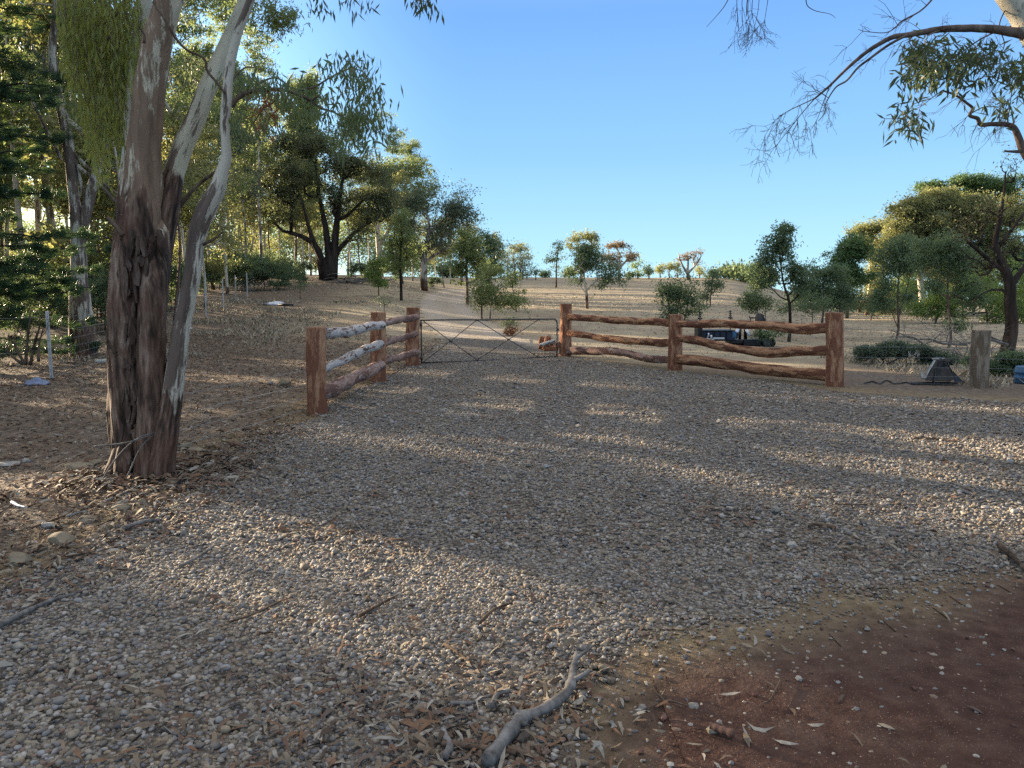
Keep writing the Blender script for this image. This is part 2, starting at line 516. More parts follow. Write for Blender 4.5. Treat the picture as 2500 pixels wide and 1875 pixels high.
M = {}
def build_earth():
    s = NT('earth', .95, .08)
    vo = s.co()
    gm, rm, tm, hm, lm = (s.attr(k) for k in ('gm', 'rm', 'tm', 'hm', 'lm'))
    n1 = s.noise(1.1, vo, 6, .62); n2_ = s.noise(9, vo, 5, .6); n3 = s.noise(55, vo, 3, .6); n0 = s.noise(.16, vo, 4)
    # leaf-littered brown dirt
    litter = s.ramp(n2_, [(.3, (.075, .060, .048)), (.5, (.14, .114, .09)), (.68, (.22, .18, .14))])
    flecks = s.ramp(s.vor(34, s.co((1, .45, 1)), out='Color'), [(0., .72), (1., 1.30)])
    litter = s.mix(1., litter, flecks, 'MULTIPLY')
    litter = s.mix(s.ramp(n1, [(.45, 0.), (.62, .55)]), litter, (.165, .125, .088))
    # dry grass of the hill
    grass = s.ramp(s.noise(3.2, s.co((.5, 1, 1)), 6, .7), [(.3, (.22, .18, .13)), (.5, (.35, .295, .205)), (.7, (.50, .42, .285))])
    grass = s.mix(s.ramp(n0, [(.45, 0.), (.62, .3)]), grass, (.19, .175, .11))
    grass = s.mix(s.ramp(s.noise(.45, s.co((.6, 1, 1)), 6, .7), [(.46, 0.), (.6, .55)]), grass, (.20, .145, .105))
    base = s.mix(hm, litter, grass)
    # pale yellow clay at the edges
    clay = s.ramp(n2_, [(.3, (.17, .13, .07)), (.7, (.34, .26, .14))])
    clay = s.mix(s.ramp(n1, [(.4, 0.), (.6, .6)]), clay, (.15, .115, .08))
    base = s.mix(s.math('MULTIPLY', tm, .85), base, clay)
    trk = s.ramp(n2_, [(.3, (.34, .29, .235)), (.7, (.46, .40, .33))])
    base = s.mix(s.math('MULTIPLY', lm, .9), base, trk)
    red = s.ramp(n2_, [(.3, (.056, .031, .024)), (.5, (.080, .045, .034)), (.7, (.112, .067, .050))])
    red = s.mix(s.ramp(s.noise(2.4, vo, 6, .7), [(.5, 0.), (.62, .5)]), red, (.115, .078, .060))
    rsp = s.ramp(s.vor(70, vo), [(.10, (.40, .32, .26)), (.16, (.10, .05, .035))])
    red = s.mix(s.ramp(s.vor(70, vo), [(.09, .8), (.15, 0.)]), red, rsp)
    base = s.mix(rm, base, red)
    vc = s.n("ShaderNodeTexVoronoi"); vc.inputs['Scale'].default_value = 34
    s.l(vo, vc.inputs['Vector'])
    sp = s.n("ShaderNodeSeparateColor"); s.l(vc.outputs['Color'], sp.inputs[0])
    grav = s.ramp(sp.outputs[0], [(0., (.09, .085, .08)), (.25, (.17, .155, .14)), (.5, (.25, .23, .20)), (.75, (.33, .29, .235)), (1., (.45, .42, .37))])
    grav = s.mix(1., grav, s.ramp(vc.outputs['Distance'], [(.2, 1.), (.75, .30)]), 'MULTIPLY')
    grav = s.mix(s.ramp(n1, [(.46, 0.), (.66, .5)]), grav, (.15, .115, .08))
    base = s.mix(gm, base, grav)
    s.color(base)
    gh = s.math('MULTIPLY', s.math('SUBTRACT', 1., vc.outputs['Distance']), gm)
    h = s.math('ADD', s.math('MULTIPLY', gh, .9), s.math('ADD', s.math('MULTIPLY', n2_, .9), s.math('MULTIPLY', n3, .45)))
    s.bump(h, .9, .03)
    return s.m
M['earth'] = build_earth()
GREYS = [(.21, .175, .13), (.16, .135, .105), (.30, .245, .17), (.17, .165, .16), (.24, .225, .20), (.30, .27, .225), (.20, .18, .155), (.34, .32, .29), (.25, .20, .15), (.13, .125, .125), (.28, .255, .22), (.40, .37, .33), (.22, .205, .19), (.28, .24, .18), (.19, .185, .185), (.23, .16, .12), (.29, .285, .28)]
M['pebble'] = m_island('river pebble', [tuple(c * k for c, k in zip(g_, (.97, .965, .95))) for g_ in GREYS], .75, .25, 45, .25)
M['chip'] = m_island('pale chips', [(.20, .14, .11), (.16, .09, .07), (.12, .06, .05), (.28, .22, .16), (.14, .08, .06), (.40, .34, .27), (.10, .055, .045)], .8)
M['litter'] = m_island('dry leaves', [(.16, .11, .075), (.21, .16, .11), (.10, .07, .05), (.27, .23, .17), (.15, .085, .055), (.13, .10, .08), (.31, .285, .24), (.17, .14, .10), (.19, .11, .065)], .8, .2, 30, 0)
M['straw'] = m_island('dry straw', [(.42, .36, .26), (.34, .285, .20), (.52, .45, .32), (.27, .23, .165)], .8, .2, 10, 0)
M['stick'] = m_bark('grey dead wood', (.06, .055, .05), (.16, .15, .14), (.30, .29, .275), 9, .5, .5, .01)
M['stickb'] = m_bark('brown dead wood', (.035, .025, .018), (.10, .07, .05), (.19, .14, .10), 9, .5, .5, .01)
M['rock'] = m_plain('tan limestone', (.235, .195, .135), .9, 0, 5, .35, .5)
M['rockg'] = m_plain('grey slate', (.25, .25, .235), .85, 0, 5, .25, .4)
M['gumA'] = m_gumbark('gum bark of the near tree', (.57, .50, .365), (.25, .165, .11), 2.2, .9, 2.0, .485)
M['gumB'] = m_gumbark('pale gum bark', (.60, .55, .43), (.28, .215, .165), 1.75, 1.0, 2.2, .60)
M['gumB2'] = m_gumbark('pale limb bark', (.60, .54, .40), (.20, .14, .105), 2.62, .5, 3.0, .555, True)
M['gumC2'] = m_gumbark('mottled limb bark', (.56, .50, .40), (.15, .11, .088), .9, .7, 2.6, .49, True)
M['gumC'] = m_gumbark('mottled gum bark', (.54, .49, .40), (.17, .125, .10), .9, .7, 1.6, .50)
M['gumW'] = m_gumbark('white woodland gum bark', (.55, .51, .42), (.25, .19, .14), .6, 1.4, .9, .56)
M['darkbark'] = m_bark('dark rough bark', (.014, .011, .010), (.042, .032, .027), (.085, .066, .055), 2.5, .2)
M['limb'] = m_bark('brown branch bark', (.05, .035, .028), (.14, .10, .08), (.26, .20, .16), 5, .4, .3, .01)
M['leaf_near'] = m_leaf('gum leaf green', [(.045, .068, .042), (.085, .115, .06), (.13, .165, .075), (.20, .22, .085)], .4, .42, 1.6)
M['leaf_dark'] = m_leaf('gum leaf dark', [(.022, .035, .022), (.04, .058, .034), (.07, .09, .05)], .28, .45, 1.5)
M['mistle'] = m_leaf('hanging leaf yellow green', [(.10, .13, .04), (.18, .21, .06), (.28, .29, .08), (.36, .31, .09)], .48, .45, 2., (.55, .55, .09))
M['rust'] = m_leaf('dead rusty leaf', [(.16, .06, .03), (.26, .11, .05), (.20, .13, .06)], .4, .6, 2, (.5, .18, .05))
M['gum_green'] = m_leaf('woodland leaf green', [(0.072, 0.101, 0.046), (0.137, 0.169, 0.068), (0.221, 0.240, 0.091)], .48, .5, .45)
M['gum_gold'] = m_leaf('woodland leaf gold', [(0.111, 0.130, 0.068), (0.202, 0.215, 0.104), (0.299, 0.293, 0.137)], .45, .5, .5, (.46, .46, .12))
M['gum_blue'] = m_leaf('woodland leaf blue green', [(0.044, 0.070, 0.057), (0.081, 0.117, 0.091), (0.130, 0.169, 0.111)], .35, .5, .5, (.26, .30, .09))
M['olive'] = m_leaf('spreading tree leaf', [(.058, .070, .042), (.100, .112, .062), (.165, .170, .09)], .42, .5, .35, (.28, .33, .12))
M['redgum'] = m_leaf('reddish leaf', [(.12, .11, .065), (.19, .14, .085), (.24, .145, .09)], .4, .6, .4, (.42, .30, .14))
M['pine'] = m_leaf('pine needle', [(.016, .040, .026), (.030, .068, .036), (.05, .10, .042)], .2, .5, 1.2, (.14, .24, .05))
M['pineL'] = m_leaf('bright green pine needle', [(.045, .095, .04), (.08, .145, .055), (.12, .185, .06)], .3, .5, .6, (.2, .3, .06))
M['wattle'] = m_leaf('wattle leaf', [(0.055, 0.091, 0.062), (0.098, 0.150, 0.088), (0.163, 0.215, 0.111)], .38, .5, .8, (.28, .36, .1))
M['wattleG'] = m_leaf('bright wattle leaf', [(0.078, 0.130, 0.052), (0.143, 0.215, 0.072), (0.234, 0.299, 0.098)], .45, .5, .8, (.4, .5, .08))

# ------------------------------------------------------------------ setting: ground sheets
def axis(segs):
    out = [segs[0][0]]
    for a, b, s0, s1 in segs:
        L = b - a; x = a; n = max(1, int(round(L / ((s0 + s1) / 2))))
        w = np.linspace(s0, s1, n); w = w / w.sum() * L
        out += list(a + np.cumsum(w))
    return A(out)

def ground_attrs(X, Y):
    gm = gmask(X, Y); rm = rmask(X, Y) * (1 - gm)
    sg = poly_sd(X, Y, GRAVEL)
    tm = np.clip(1 - np.abs(sg) / (.55 + .05 * np.clip(Y, 0, 30)), 0, 1) * (1 - gm)
    tm = np.maximum(tm, np.clip((.9 - sg) / .9, 0, 1) * (X > .5) * (Y < 6.5) * (1 - rmask(X, Y)) * .9)
    tm = np.clip(tm + .2 * n2(X, Y, 1.2, 8), 0, 1) * sstep(24, 19, Y)
    fence = sstep(-9.3 - .2 * np.clip(Y - 15, 0, 60), -8.2 - .2 * np.clip(Y - 15, 0, 60), X)
    hm = np.clip(sstep(19, 27, Y) * fence * sstep(-9, -4, X + .12 * Y - 2), 0, 1)
    hm = np.maximum(hm, sstep(16, 19, Y) * sstep(0, 3, X))
    d = track_d(X, Y)
    lm = (1 - sstep(1.1, 1.9, d + .3 * n2(X, Y, .5, 21))) * (.6 + .4 * sstep(.6, .2, np.abs(d - .85))) * sstep(17, 22, Y)
    return dict(gm=gm, rm=rm, tm=tm, hm=hm, lm=lm)

def sheet(xs, ys, lift, keep=None):
    X, Y = np.meshgrid(xs, ys); X = X.ravel(); Y = Y.ravel()
    V = np.stack([X, Y, T(X, Y) + lift], -1)
    nx, ny = len(xs), len(ys)
    i = np.arange(ny - 1)[:, None] * nx; j = np.arange(nx - 1)[None]
    F = np.stack([i + j, i + j + 1, i + nx + j + 1, i + nx + j], -1).reshape(-1, 4)
    if keep is not None:
        k = keep(X, Y)
        F = F[k[F].all(1)]
        used = np.unique(F); mp = -np.ones(len(V), int); mp[used] = np.arange(len(used))
        V = V[used]; F = mp[F]; X = X[used]; Y = Y[used]
    return V, F, ground_attrs(X, Y)

xs = axis([(-900, -120, 80, 12), (-120, -30, 6, 1.2), (-30, -9, 1., .25), (-9, 9, .14, .14), (9, 40, .3, 1.2), (40, 120, 2, 6), (120, 900, 12, 80)])
ys = axis([(-60, -6, 8, 1), (-6, 1, .8, .3), (1, 14, .13, .15), (14, 45, .2, .5), (45, 180, .6, 2.5), (180, 1500, 8, 120)])
V, F, at = sheet(xs, ys, 0.)
me = mesh_np('ground', V, [F], True, at)
g = tag(part('ground', me, M['earth'], None), kind='structure', label='dry leaf littered earth and grassy hillside')
dx = axis([(-9, 12, .13, .13)]); dy = axis([(-6, 27, .13, .13)])
V, F, at = sheet(dx, dy, .006, lambda X, Y: poly_sd(X, Y, GRAVEL) < .03)
tag(part('gravel_driveway', mesh_np('gravel_driveway', V, [F], True, at), M['earth'], None), kind='structure')
V, F, at = sheet(axis([(.6, 14, .15, .3)]), axis([(-6, 6, .15, .15)]), .006, lambda X, Y: (poly_sd(X, Y, RED) < .05) & (poly_sd(X, Y, GRAVEL) > .2))
tag(part('dirt_road', mesh_np('dirt_road', V, [F], True, at), M['earth'], None), kind='structure')
V, F, at = sheet(axis([(-9, 6, .3, .3)]), axis([(21, 124, .3, .5)]), .02, lambda X, Y: track_d(X, Y) < 1.7)
tag(part('track', mesh_np('track', V, [F], True, at), M['earth'], None), kind='structure')

# ------------------------------------------------------------------ pebbles, chips, leaf litter, straw (nobody could count these)
def scatter_stones(pos, size, sub, name, m, flat=(.45, .8), lift=.35):
    n = len(pos); bv, bf = ico(sub)
    sc_ = np.stack([size * rng.uniform(.85, 1.3, n), size * rng.uniform(.65, .95, n), size * rng.uniform(*flat, n)], -1)
    V = bv[None] * sc_[:, None]
    if sub:                                             # knobbly
        V = V * (1 + .24 * vnoise((bv[None] * 1.3 + rng.uniform(0, 50, (n, 1, 3))), 2))[..., None]
    else:
        V = V * rng.uniform(.72, 1.18, (n, len(bv), 1))
    tilt = rng.normal(0, .35, n); az = rng.uniform(0, 6.283, n)
    c, s = np.cos(tilt)[:, None], np.sin(tilt)[:, None]
    y = V[..., 1] * c - V[..., 2] * s; z = V[..., 1] * s + V[..., 2] * c; x = V[..., 0]
    c, s = np.cos(az)[:, None], np.sin(az)[:, None]
    V = np.stack([x * c - y * s, x * s + y * c, z], -1)
    P0 = np.stack([pos[:, 0], pos[:, 1], T(pos[:, 0], pos[:, 1]) + size * lift + rng.uniform(0, .6, n) * size], -1)
    V = (V + P0[:, None]).reshape(-1, 3)
    F = (bf[None] + (np.arange(n) * len(bv))[:, None, None]).reshape(-1, 3)
    o = part(name, mesh_np(name, V, [F], bool(sub)), m, None)
    return o

def jgrid(x0, x1, y0, y1, s):
    X, Y = np.meshgrid(np.arange(x0, x1, s), np.arange(y0, y1, s))
    X = X.ravel() + rng.uniform(-.55, .55, X.size) * s; Y = Y.ravel() + rng.uniform(-.55, .55, Y.size) * s
    return np.stack([X, Y], -1)

def inview(p, m=.3):
    return (np.abs(p[:, 0]) < p[:, 1] * .72 + m)

p = jgrid(-4, 4, 1.9, 4.6, .0160); p = p[inview(p)]
k = rng.random(len(p)) < gmask(p[:, 0], p[:, 1]) * (.78 + .6 * n2(p[:, 0], p[:, 1], 1.4, 31)).clip(.25, 1)
near = p[k]
big = 1 + .26 * sstep(1., -2.2, near[:, 0]) * sstep(4.6, 2.5, near[:, 1])
tag(scatter_stones(near, rng.lognormal(math.log(.0076), .30, len(near)) * big, 1, 'gravel', M['pebble'], (.55, .85)), 'loose grey and tan river pebbles of the driveway nearest the camera', kind='stuff')
p = jgrid(-8, 8, 4.6, 9.5, .0245); p = p[inview(p)]
k = rng.random(len(p)) < gmask(p[:, 0], p[:, 1]) * (.85 + .35 * n2(p[:, 0], p[:, 1], 1.1, 31)).clip(.4, 1)
q = p[k]
tag(scatter_stones(q, rng.lognormal(math.log(.0108), .34, len(q)), 0, 'gravel', M['pebble']), 'grey and tan pebbles across the middle of the driveway', kind='stuff')
p = jgrid(-16, 16, 9.5, 27, .047); p = p[inview(p)]
k = rng.random(len(p)) < gmask(p[:, 0], p[:, 1]) * .9
q = p[k]
tag(scatter_stones(q, rng.lognormal(math.log(.0155), .32, len(q)), 0, 'gravel', M['pebble'], (.4, .6), .15), 'pebbles of the driveway running up to the gate', kind='stuff')
p = jgrid(-6, 7, 1.9, 9.5, .03); p = p[inview(p)]
sd_ = poly_sd(p[:, 0], p[:, 1], GRAVEL) + .25 * n2(p[:, 0], p[:, 1], 1.7, 33, 3)
q = p[(sd_ > -.15) & (rng.random(len(p)) <   .60 * np.exp(-np.clip(sd_, 0, 9) / .24) + .06 * np.exp(-np.clip(sd_, 0, 9) / .9))]
tag(scatter_stones(q, rng.lognormal(math.log(.0088), .4, len(q)), 0, 'gravel', M['pebble'], (.5, .8), .1), 'pebbles spilled from the driveway over the bare dirt edge', kind='stuff')
# sparse stones on bare ground
p = jgrid(-6, 7, 1.9, 9, .045); p = p[inview(p)]
gm_ = gmask(p[:, 0], p[:, 1]); rm_ = rmask(p[:, 0], p[:, 1])
q = p[(gm_ < .6) & (rng.random(len(p)) < .6 + .3 * (1 - rm_))]
tag(scatter_stones(q, rng.lognormal(math.log(.0042), .5, len(q)), 0, 'gravel', M['chip']), 'small pale chips and stones strewn over the bare dirt', kind='stuff')

def ground_leaves(pos, L, W, name, m, label, up=.012, curl=.5):
    n = len(pos); az = rng.uniform(0, 6.283, n); L = L * rng.uniform(.5, 1.3, n); W = W * rng.uniform(.6, 1.3, n)
    d = np.stack([np.cos(az), np.sin(az), rng.normal(0, .22, n)], -1)
    w = np.stack([-np.sin(az), np.cos(az), rng.normal(0, .5, n)], -1)
    b = np.stack([np.zeros(n), np.zeros(n), np.ones(n)], -1) * (curl * L * rng.uniform(-.1, .4, n))[:, None]
    c = np.stack([pos[:, 0], pos[:, 1], T(pos[:, 0], pos[:, 1]) + up * rng.uniform(.5, 1.6, n)], -1)
    L = L[:, None]; W = W[:, None]
    bend = w * L * rng.normal(0, .12, (n, 1))
    V = np.stack([c - d * L / 2, c - d * L * .15 - w * W / 2 + b + bend, c - d * L * .15 + w * W / 2 + b + bend,
                  c + d * L * .2 - w * W * .42 + b + bend, c + d * L * .2 + w * W * .42 + b + bend, c + d * L / 2], 1).reshape(-1, 3)
    o = (np.arange(n) * 6)[:, None]
    F3 = np.concatenate([o + A([[0, 1, 2]]), o + A([[3, 5, 4]])]); F4 = o + A([[1, 3, 4, 2]])
    ob = part(name, mesh_np(name, V, [F3, F4], False), m, None)
    return tag(ob, label, kind='stuff')

p = rng.uniform((-4, 1.9), (4, 6), (60000, 2)); p = p[inview(p)]
den = .05 + .9 * np.exp(-((p[:, 0] + .15) / .9) ** 2 - ((p[:, 1] - 2.45) / .65) ** 2) + .35 * sstep(.2, .5, n2(p[:, 0], p[:, 1], 1.3, 41)) + .5 * sstep(.3, .55, n2(p[:, 0], p[:, 1], .8, 44)) * (p[:, 1] < 4.5)
den = den * (1 - .8 * rmask(p[:, 0], p[:, 1]))
q = p[rng.random(len(p)) < den * .5]
ground_leaves(q, .085, .014, 'leaf_litter', M['litter'], 'fallen gum leaves and bark flakes on the near gravel', .02)
p = rng.uniform((-12, 4), (-.5, 26), (160000, 2)); p = p[inview(p)]
q = p[(poly_sd(p[:, 0], p[:, 1], GRAVEL) > -.1) & (rng.random(len(p)) < .32 + .35 * n2(p[:, 0], p[:, 1], .5, 52))]
ground_leaves(q, .095, .016, 'leaf_litter', M['litter'], 'fallen leaves and bark under the trees on the left', .015)
p = rng.uniform((-9, 5.5), (9, 19), (60000, 2)); p = p[inview(p)]
q = p[(gmask(p[:, 0], p[:, 1]) > .5) & (rng.random(len(p)) < .05 + .35 * sstep(.15, .5, n2(p[:, 0], p[:, 1], .7, 61)))]
ground_leaves(q, .08, .015, 'leaf_litter', M['litter'], 'scattered leaves on the middle of the gravel driveway', .03)

def tufts(pos, h, name, label, nb=5, m='straw'):
    n = len(pos); c = np.stack([pos[:, 0], pos[:, 1], T(pos[:, 0], pos[:, 1]) - .01], -1)
    c = np.repeat(c, nb, 0); c[:, :2] += rng.normal(0, .05, (len(c), 2)); N = len(c)
    hh = h * rng.uniform(.3, 1.3, N); a = rng.uniform(0, 6.283, N)
    tip = c + np.stack([rng.normal(0, .6, N) * hh, rng.normal(0, .6, N) * hh, hh], -1)
    w = np.stack([np.cos(a), np.sin(a), np.zeros(N)], -1) * (.01 + .0006 * c[:, 1:2])
    V = np.stack([c - w, c + w, tip], 1).reshape(-1, 3)
    F = (np.arange(N) * 3)[:, None] + A([[0, 1, 2]])
    return tag(part(name, mesh_np(name, V, [F], False), M[m], None), label, kind='stuff')
p = rng.uniform((-30, 20), (32, 70), (24000, 2)); p = p[inview(p, 1)]
k = (track_d(p[:, 0], p[:, 1]) > 1.9) & (gmask(p[:, 0], p[:, 1]) < .3) & (rng.random(len(p)) < .38 + .45 * n2(p[:, 0], p[:, 1], .35, 71))
tufts(p[k], .06, 'dry_grass', 'short dry grass over the paddock beyond the gate', 4)
p = rng.uniform((-16, 11), (-7.5, 40), (3000, 2)); p = p[n2(p[:, 0], p[:, 1], .5, 75) > .1]
tufts(p, .14, 'dry_grass', 'dry grass tufts along the wire fence', 7)
p = rng.uniform((8.5, 13.5), (14, 21), (2500, 2)); p = p[n2(p[:, 0], p[:, 1], .6, 76) > -.1]
p = p[::3]; tufts(p, .13, 'dry_grass', 'dry grass tufts behind the digger bucket', 6)

# ------------------------------------------------------------------ tree machinery
def leaf_quads(cen, L, W, droop=.35, spread=None):
    """one folded leaf per centre"""
    n = len(cen)
    d = rng.normal(0, 1, (n, 3)); d /= np.linalg.norm(d, axis=1)[:, None]
    d[:, 2] -= droop * rng.uniform(.4, 1.6, n); d /= np.linalg.norm(d, axis=1)[:, None]
    w = np.cross(d, rng.normal(0, 1, (n, 3))); w /= np.linalg.norm(w, axis=1)[:, None] + 1e-9
    l = (L * rng.uniform(.6, 1.3, n))[:, None]; ww = (W * rng.uniform(.7, 1.3, n))[:, None]
    V = np.stack([cen, cen + d * l * .45 - w * ww / 2, cen + d * l, cen + d * l * .45 + w * ww / 2], 1).reshape(-1, 3)
    F = (np.arange(n) * 4)[:, None] + A([[0, 1, 2, 3]])
    return V, F

def clump_points(c, r, n, flat=.6, hollow=.45, sub=5):
    """leaf positions of one gum clump: several small tufts under a dome"""
    u = rng.normal(0, 1, (sub, 3)); u /= np.linalg.norm(u, axis=1)[:, None]
    u[:, 2] = np.where(u[:, 2] < -.2, -u[:, 2] * .5, u[:, 2])
    t = c + u * r * rng.uniform(hollow, 1, (sub, 1)) * A([1, 1, flat])
    k = rng.integers(0, sub, n)
    return t[k] + rng.normal(0, 1, (n, 3)) * A([1, 1, .8]) * r * .27 * rng.choice([.55, .9, 1.5, 2.0], (n, 1), p=[.46, .34, .17, .03])

def lobe_clumps(lobes, shell=.55):
    """lobes: centre(3), radii(3), n"""
    out = []
    L2 = []
    for c, r, n in lobes:
        if n < 10: L2.append((c, r, n)); continue
        k = 5; u = rng.normal(0, 1, (k, 3)); u /= np.linalg.norm(u, axis=1)[:, None]
        for j in range(k): L2.append((A(c) + u[j] * A(r) * rng.uniform(.3, .8), A(r) * rng.uniform(.32, .68), max(2, int(n / k))))
    for c, r, n in L2:
        u = rng.normal(0, 1, (n, 3)); u /= np.linalg.norm(u, axis=1)[:, None]
        u[:, 2] = np.where(u[:, 2] < 0, u[:, 2] * .75, u[:, 2])
        rag = 1 + .42 * vnoise(u * 1.9 + rng.uniform(0, 60, 3), 3)[:, None] + .12 * rng.normal(0, 1, (n, 1))
        out.append(A(c) + u * A(r) * (rng.uniform(shell ** 3, 1, (n, 1)) ** (1 / 3)) * rag)
    return np.concatenate(out)

def skeleton(paths, clumps, rtip=.012, seg=.5, expo=.5, up=.25, jit=.12, zpen=1.4):
    """paths: list of (points, radii).  Clumps are hooked on one after another; returns tubes (pts, rad)"""
    N = []; PR = []; base = []
    for pts, rad in paths:
        pts = np.asarray(pts, float)
        L = np.linalg.norm(np.diff(pts, axis=0), axis=1).sum(); n = max(4, int(L / seg) + 1)
        q, rr = smooth_path(pts, n, np.asarray(rad, float))
        ids = list(range(len(N), len(N) + n))
        N += list(q); PR += [(ids[i - 1] if i else -1) for i in range(n)]
        base.append((q, rr)); 
    cap = np.concatenate([b[1] for b in base]) if base else A([])
    nb = len(N)
    low = min(p[:, 2].min() for p, _ in base)
    hgt = max(p[:, 2].max() for p, _ in base) - low
    ctr = np.mean([p.mean(0) for p, _ in base], 0)
    order = np.argsort(np.linalg.norm(clumps - A([0, 0, 0]) - ctr, axis=1))
    N = A(N); nodes = [N]; allN = N.copy(); par = list(PR); chains = []
    for ci in order:
        c = clumps[ci]
        dv = allN - c; dist = np.linalg.norm(dv, axis=1)
        cost = dist + zpen * np.maximum(0, allN[:, 2] - c[2] + .15 * dist) + (allN[:, 2] < low + .28 * hgt) * dist * .6
        j = int(np.argmin(cost)); a = allN[j]; D = dist[j]
        k = max(2, int(D / seg) + 1)
        t = np.linspace(0, 1, k + 1)[1:, None]
        mid = (a + c) / 2 + A([0, 0, -up * D * .5]) + rng.normal(0, jit * D, 3)
        q = (1 - t) ** 2 * a + 2 * t * (1 - t) * mid + t ** 2 * c
        q[:-1] += rng.normal(0, .05 * min(D, 1.5), (k - 1, 3)) * .8
        s0 = len(par)
        par += [j] + list(range(s0, s0 + k - 1))
        allN = np.concatenate([allN, q])
        chains.append((j, s0, k))
    cnt = np.zeros(len(par)); cnt[nb:] = 0
    for j, s0, k in chains: cnt[s0 + k - 1] += 1
    for i in range(len(par) - 1, -1, -1):
        if par[i] >= 0: cnt[par[i]] += cnt[i]
    r = rtip * np.maximum(cnt, 1) ** expo
    if nb: r[:nb] = cap
    for j, s0, k in chains:
        m = r[j] * .85
        r[s0:s0 + k] = np.minimum(r[s0:s0 + k], m)
    tubes = [(b[0], b[1]) for b in base]
    for j, s0, k in chains:
        tubes.append((np.concatenate([allN[j:j + 1], allN[s0:s0 + k]]), np.concatenate([[r[s0]], r[s0:s0 + k]])))
    return tubes

def wood_mesh(name, tubes, off, sides=(5, 7, 12), bump=.06, nb=0):
    mb = MB()
    for i, (q, r) in enumerate(tubes):
        s = sides[2] if r.max() > .12 else (sides[1] if r.max() > .04 else sides[0])
        V, F, F3 = tube(q, r, s, True, bump, 5, .5, i)
        mb.add(V, F, F3)
    return mb.mesh(name, True, off)

def make_tree(name, label, cat, base, paths, lobes, leaf, bark, nleaf=60, cr=.5, L=.2, W=.07, rtip=.015, group=None, droop=.35, flat=.6,
              seg=.6, up=.25, jit=.12, shell=.55, extra=None, sub=5, bare=0., zpen=1.4, expo=.5):
    base = A(base, float)
    airy = leaf in (M['wattle'], M['wattleG'], M['gum_blue']) and base[1] > 20
    if airy:
        lobes = [(c, A(r_) * A([1.05, 1.05, 1.35]), int(n * 1.5)) for c, r_, n in lobes]; nleaf = int(nleaf * .55); L *= .95
    cr *= 1.35 if airy else 1.15
    flat = max(flat, .72); nleaf = nleaf * (.72 if base[1] > 20 else 1.)
    lobes = [(c, A(r_) * A([1, 1, 1.18]), n) for c, r_, n in lobes]
    cl = lobe_clumps(lobes, shell)
    tubes = skeleton(paths, cl, rtip, seg, expo, up, jit, zpen)
    r = root(name, base, label, cat, group)
    part('trunk', wood_mesh('trunk', tubes, base), bark, r)
    if nleaf:
        pts = [clump_points(c, cr * rng.uniform(.7, 1.25), int(nleaf * rng.uniform(.6, 1.4)), flat, sub=sub) for c in cl if rng.random() >= bare]
        V, F = leaf_quads(np.concatenate(pts), L, W, droop)
        part('crown', mesh_np('crown', V - base, [F], False), leaf, r)
    if extra:
        nm, lb, lf, n2l = extra
        cl2 = lobe_clumps(lb, shell)
        V, F = leaf_quads(np.concatenate([clump_points(c, cr, n2l, flat, sub=sub) for c in cl2]), L, W, droop)
        part(nm, mesh_np(nm, V - base, [F], False), lf, r)
    return r

def pxl(px, py, rx, ry, d, n, dz=0., dr=None):          # a crown lobe given by its place in the photograph and its distance
    c = P(px, py, d + dz); s = d / FPX
    return (c, (rx * s, (dr if dr else (rx + ry) / 2) * s, ry * s), n)

def ptree(name, label, cat, bpx, d, stems, lobes, leaf, bark, **kw):
    """stems: lists of (px,py[,depth offset]) from the foot up, with radii in pixels"""
    x = (bpx - 1250) / FPX * d
    x = P(bpx, 700, d)[0]
    base = A([x, d, Tz(x, d)])
    s = d / FPX; paths = []
    for i, (pts, rad) in enumerate(stems):
        w = [P(p[0], p[1], d + (p[2] if len(p) > 2 else 0)) for p in pts]
        if i == 0 or pts[0] == 'base':
            w[0] = base - A([0, 0, .15])
        paths.append((A(w), A(rad) * s))
    lb = [pxl(*(l[:4]), d, l[4], *(l[5:])) for l in lobes]
    if kw.get('extra'):
        e = kw['extra']; kw['extra'] = (e[0], [pxl(*(l[:4]), d, l[4], *(l[5:])) for l in e[1]], e[2], e[3])
    return make_tree(name, label, cat, base, paths, lb, leaf, bark, **kw)

# ------------------------------------------------------------------ the near many-stemmed gum on the left
D0 = 6.8
def near_stem(mb, pts, rad_px, n, sides, bump=.07, seed=0, d=D0, bf=9, zs=.16):
    q, r = smooth_path(PP(pts, d), n, A(rad_px) * d / FPX)
    mb.tube(q, r, sides, True, bump, bf, zs, seed)
    return q, r
b0 = A([P(345, 1150, D0)[0], D0, Tz(P(345, 1150, D0)[0], D0)])
gt = root('gum_tree', b0, 'big near gum with several stems and dark peeling bark at its foot', 'tree')
tops = []
mb = MB()
NS = .93
tops.append(near_stem(mb, [(322, 1215), (325, 1150), (324, 1060), (325, 960), (332, 840), (338, 700), (342, 600), (345, 527), (349, 430), (352, 338), (366, 211), (384, 105), (413, 0), (450, -140), (500, -380), (560, -700)],
          [34, 46, 52, 56, 62, 60, 57, 50, 43, 37, 34, 33, 29, 26, 22, 14], 340, 84, .17, 1, D0, 11))
near_stem(mb, [(372, 1220), (369, 1160), (371, 1080), (372, 980), (370, 860), (374, 720), (381, 640, 6.72), (386, 570, 6.8), (392, 500, 6.95), (398, 440, 7.05)], [30, 40, 38, 36, 34, 33, 32, 29, 20, 8], 150, 44, .14, 2, D0 - .16, 10)
near_stem(mb, [(300, 1130), (296, 1060), (299, 960), (306, 850), (308, 700), (308, 600), (310, 500), (312, 420)], [20, 26, 30, 33, 34, 30, 24, 15], 120, 44, .14, 3, D0 + .1, 10)
me = mb.mesh('trunk', True, b0); part('trunk', me, M['gumA'], gt)
mb = MB()
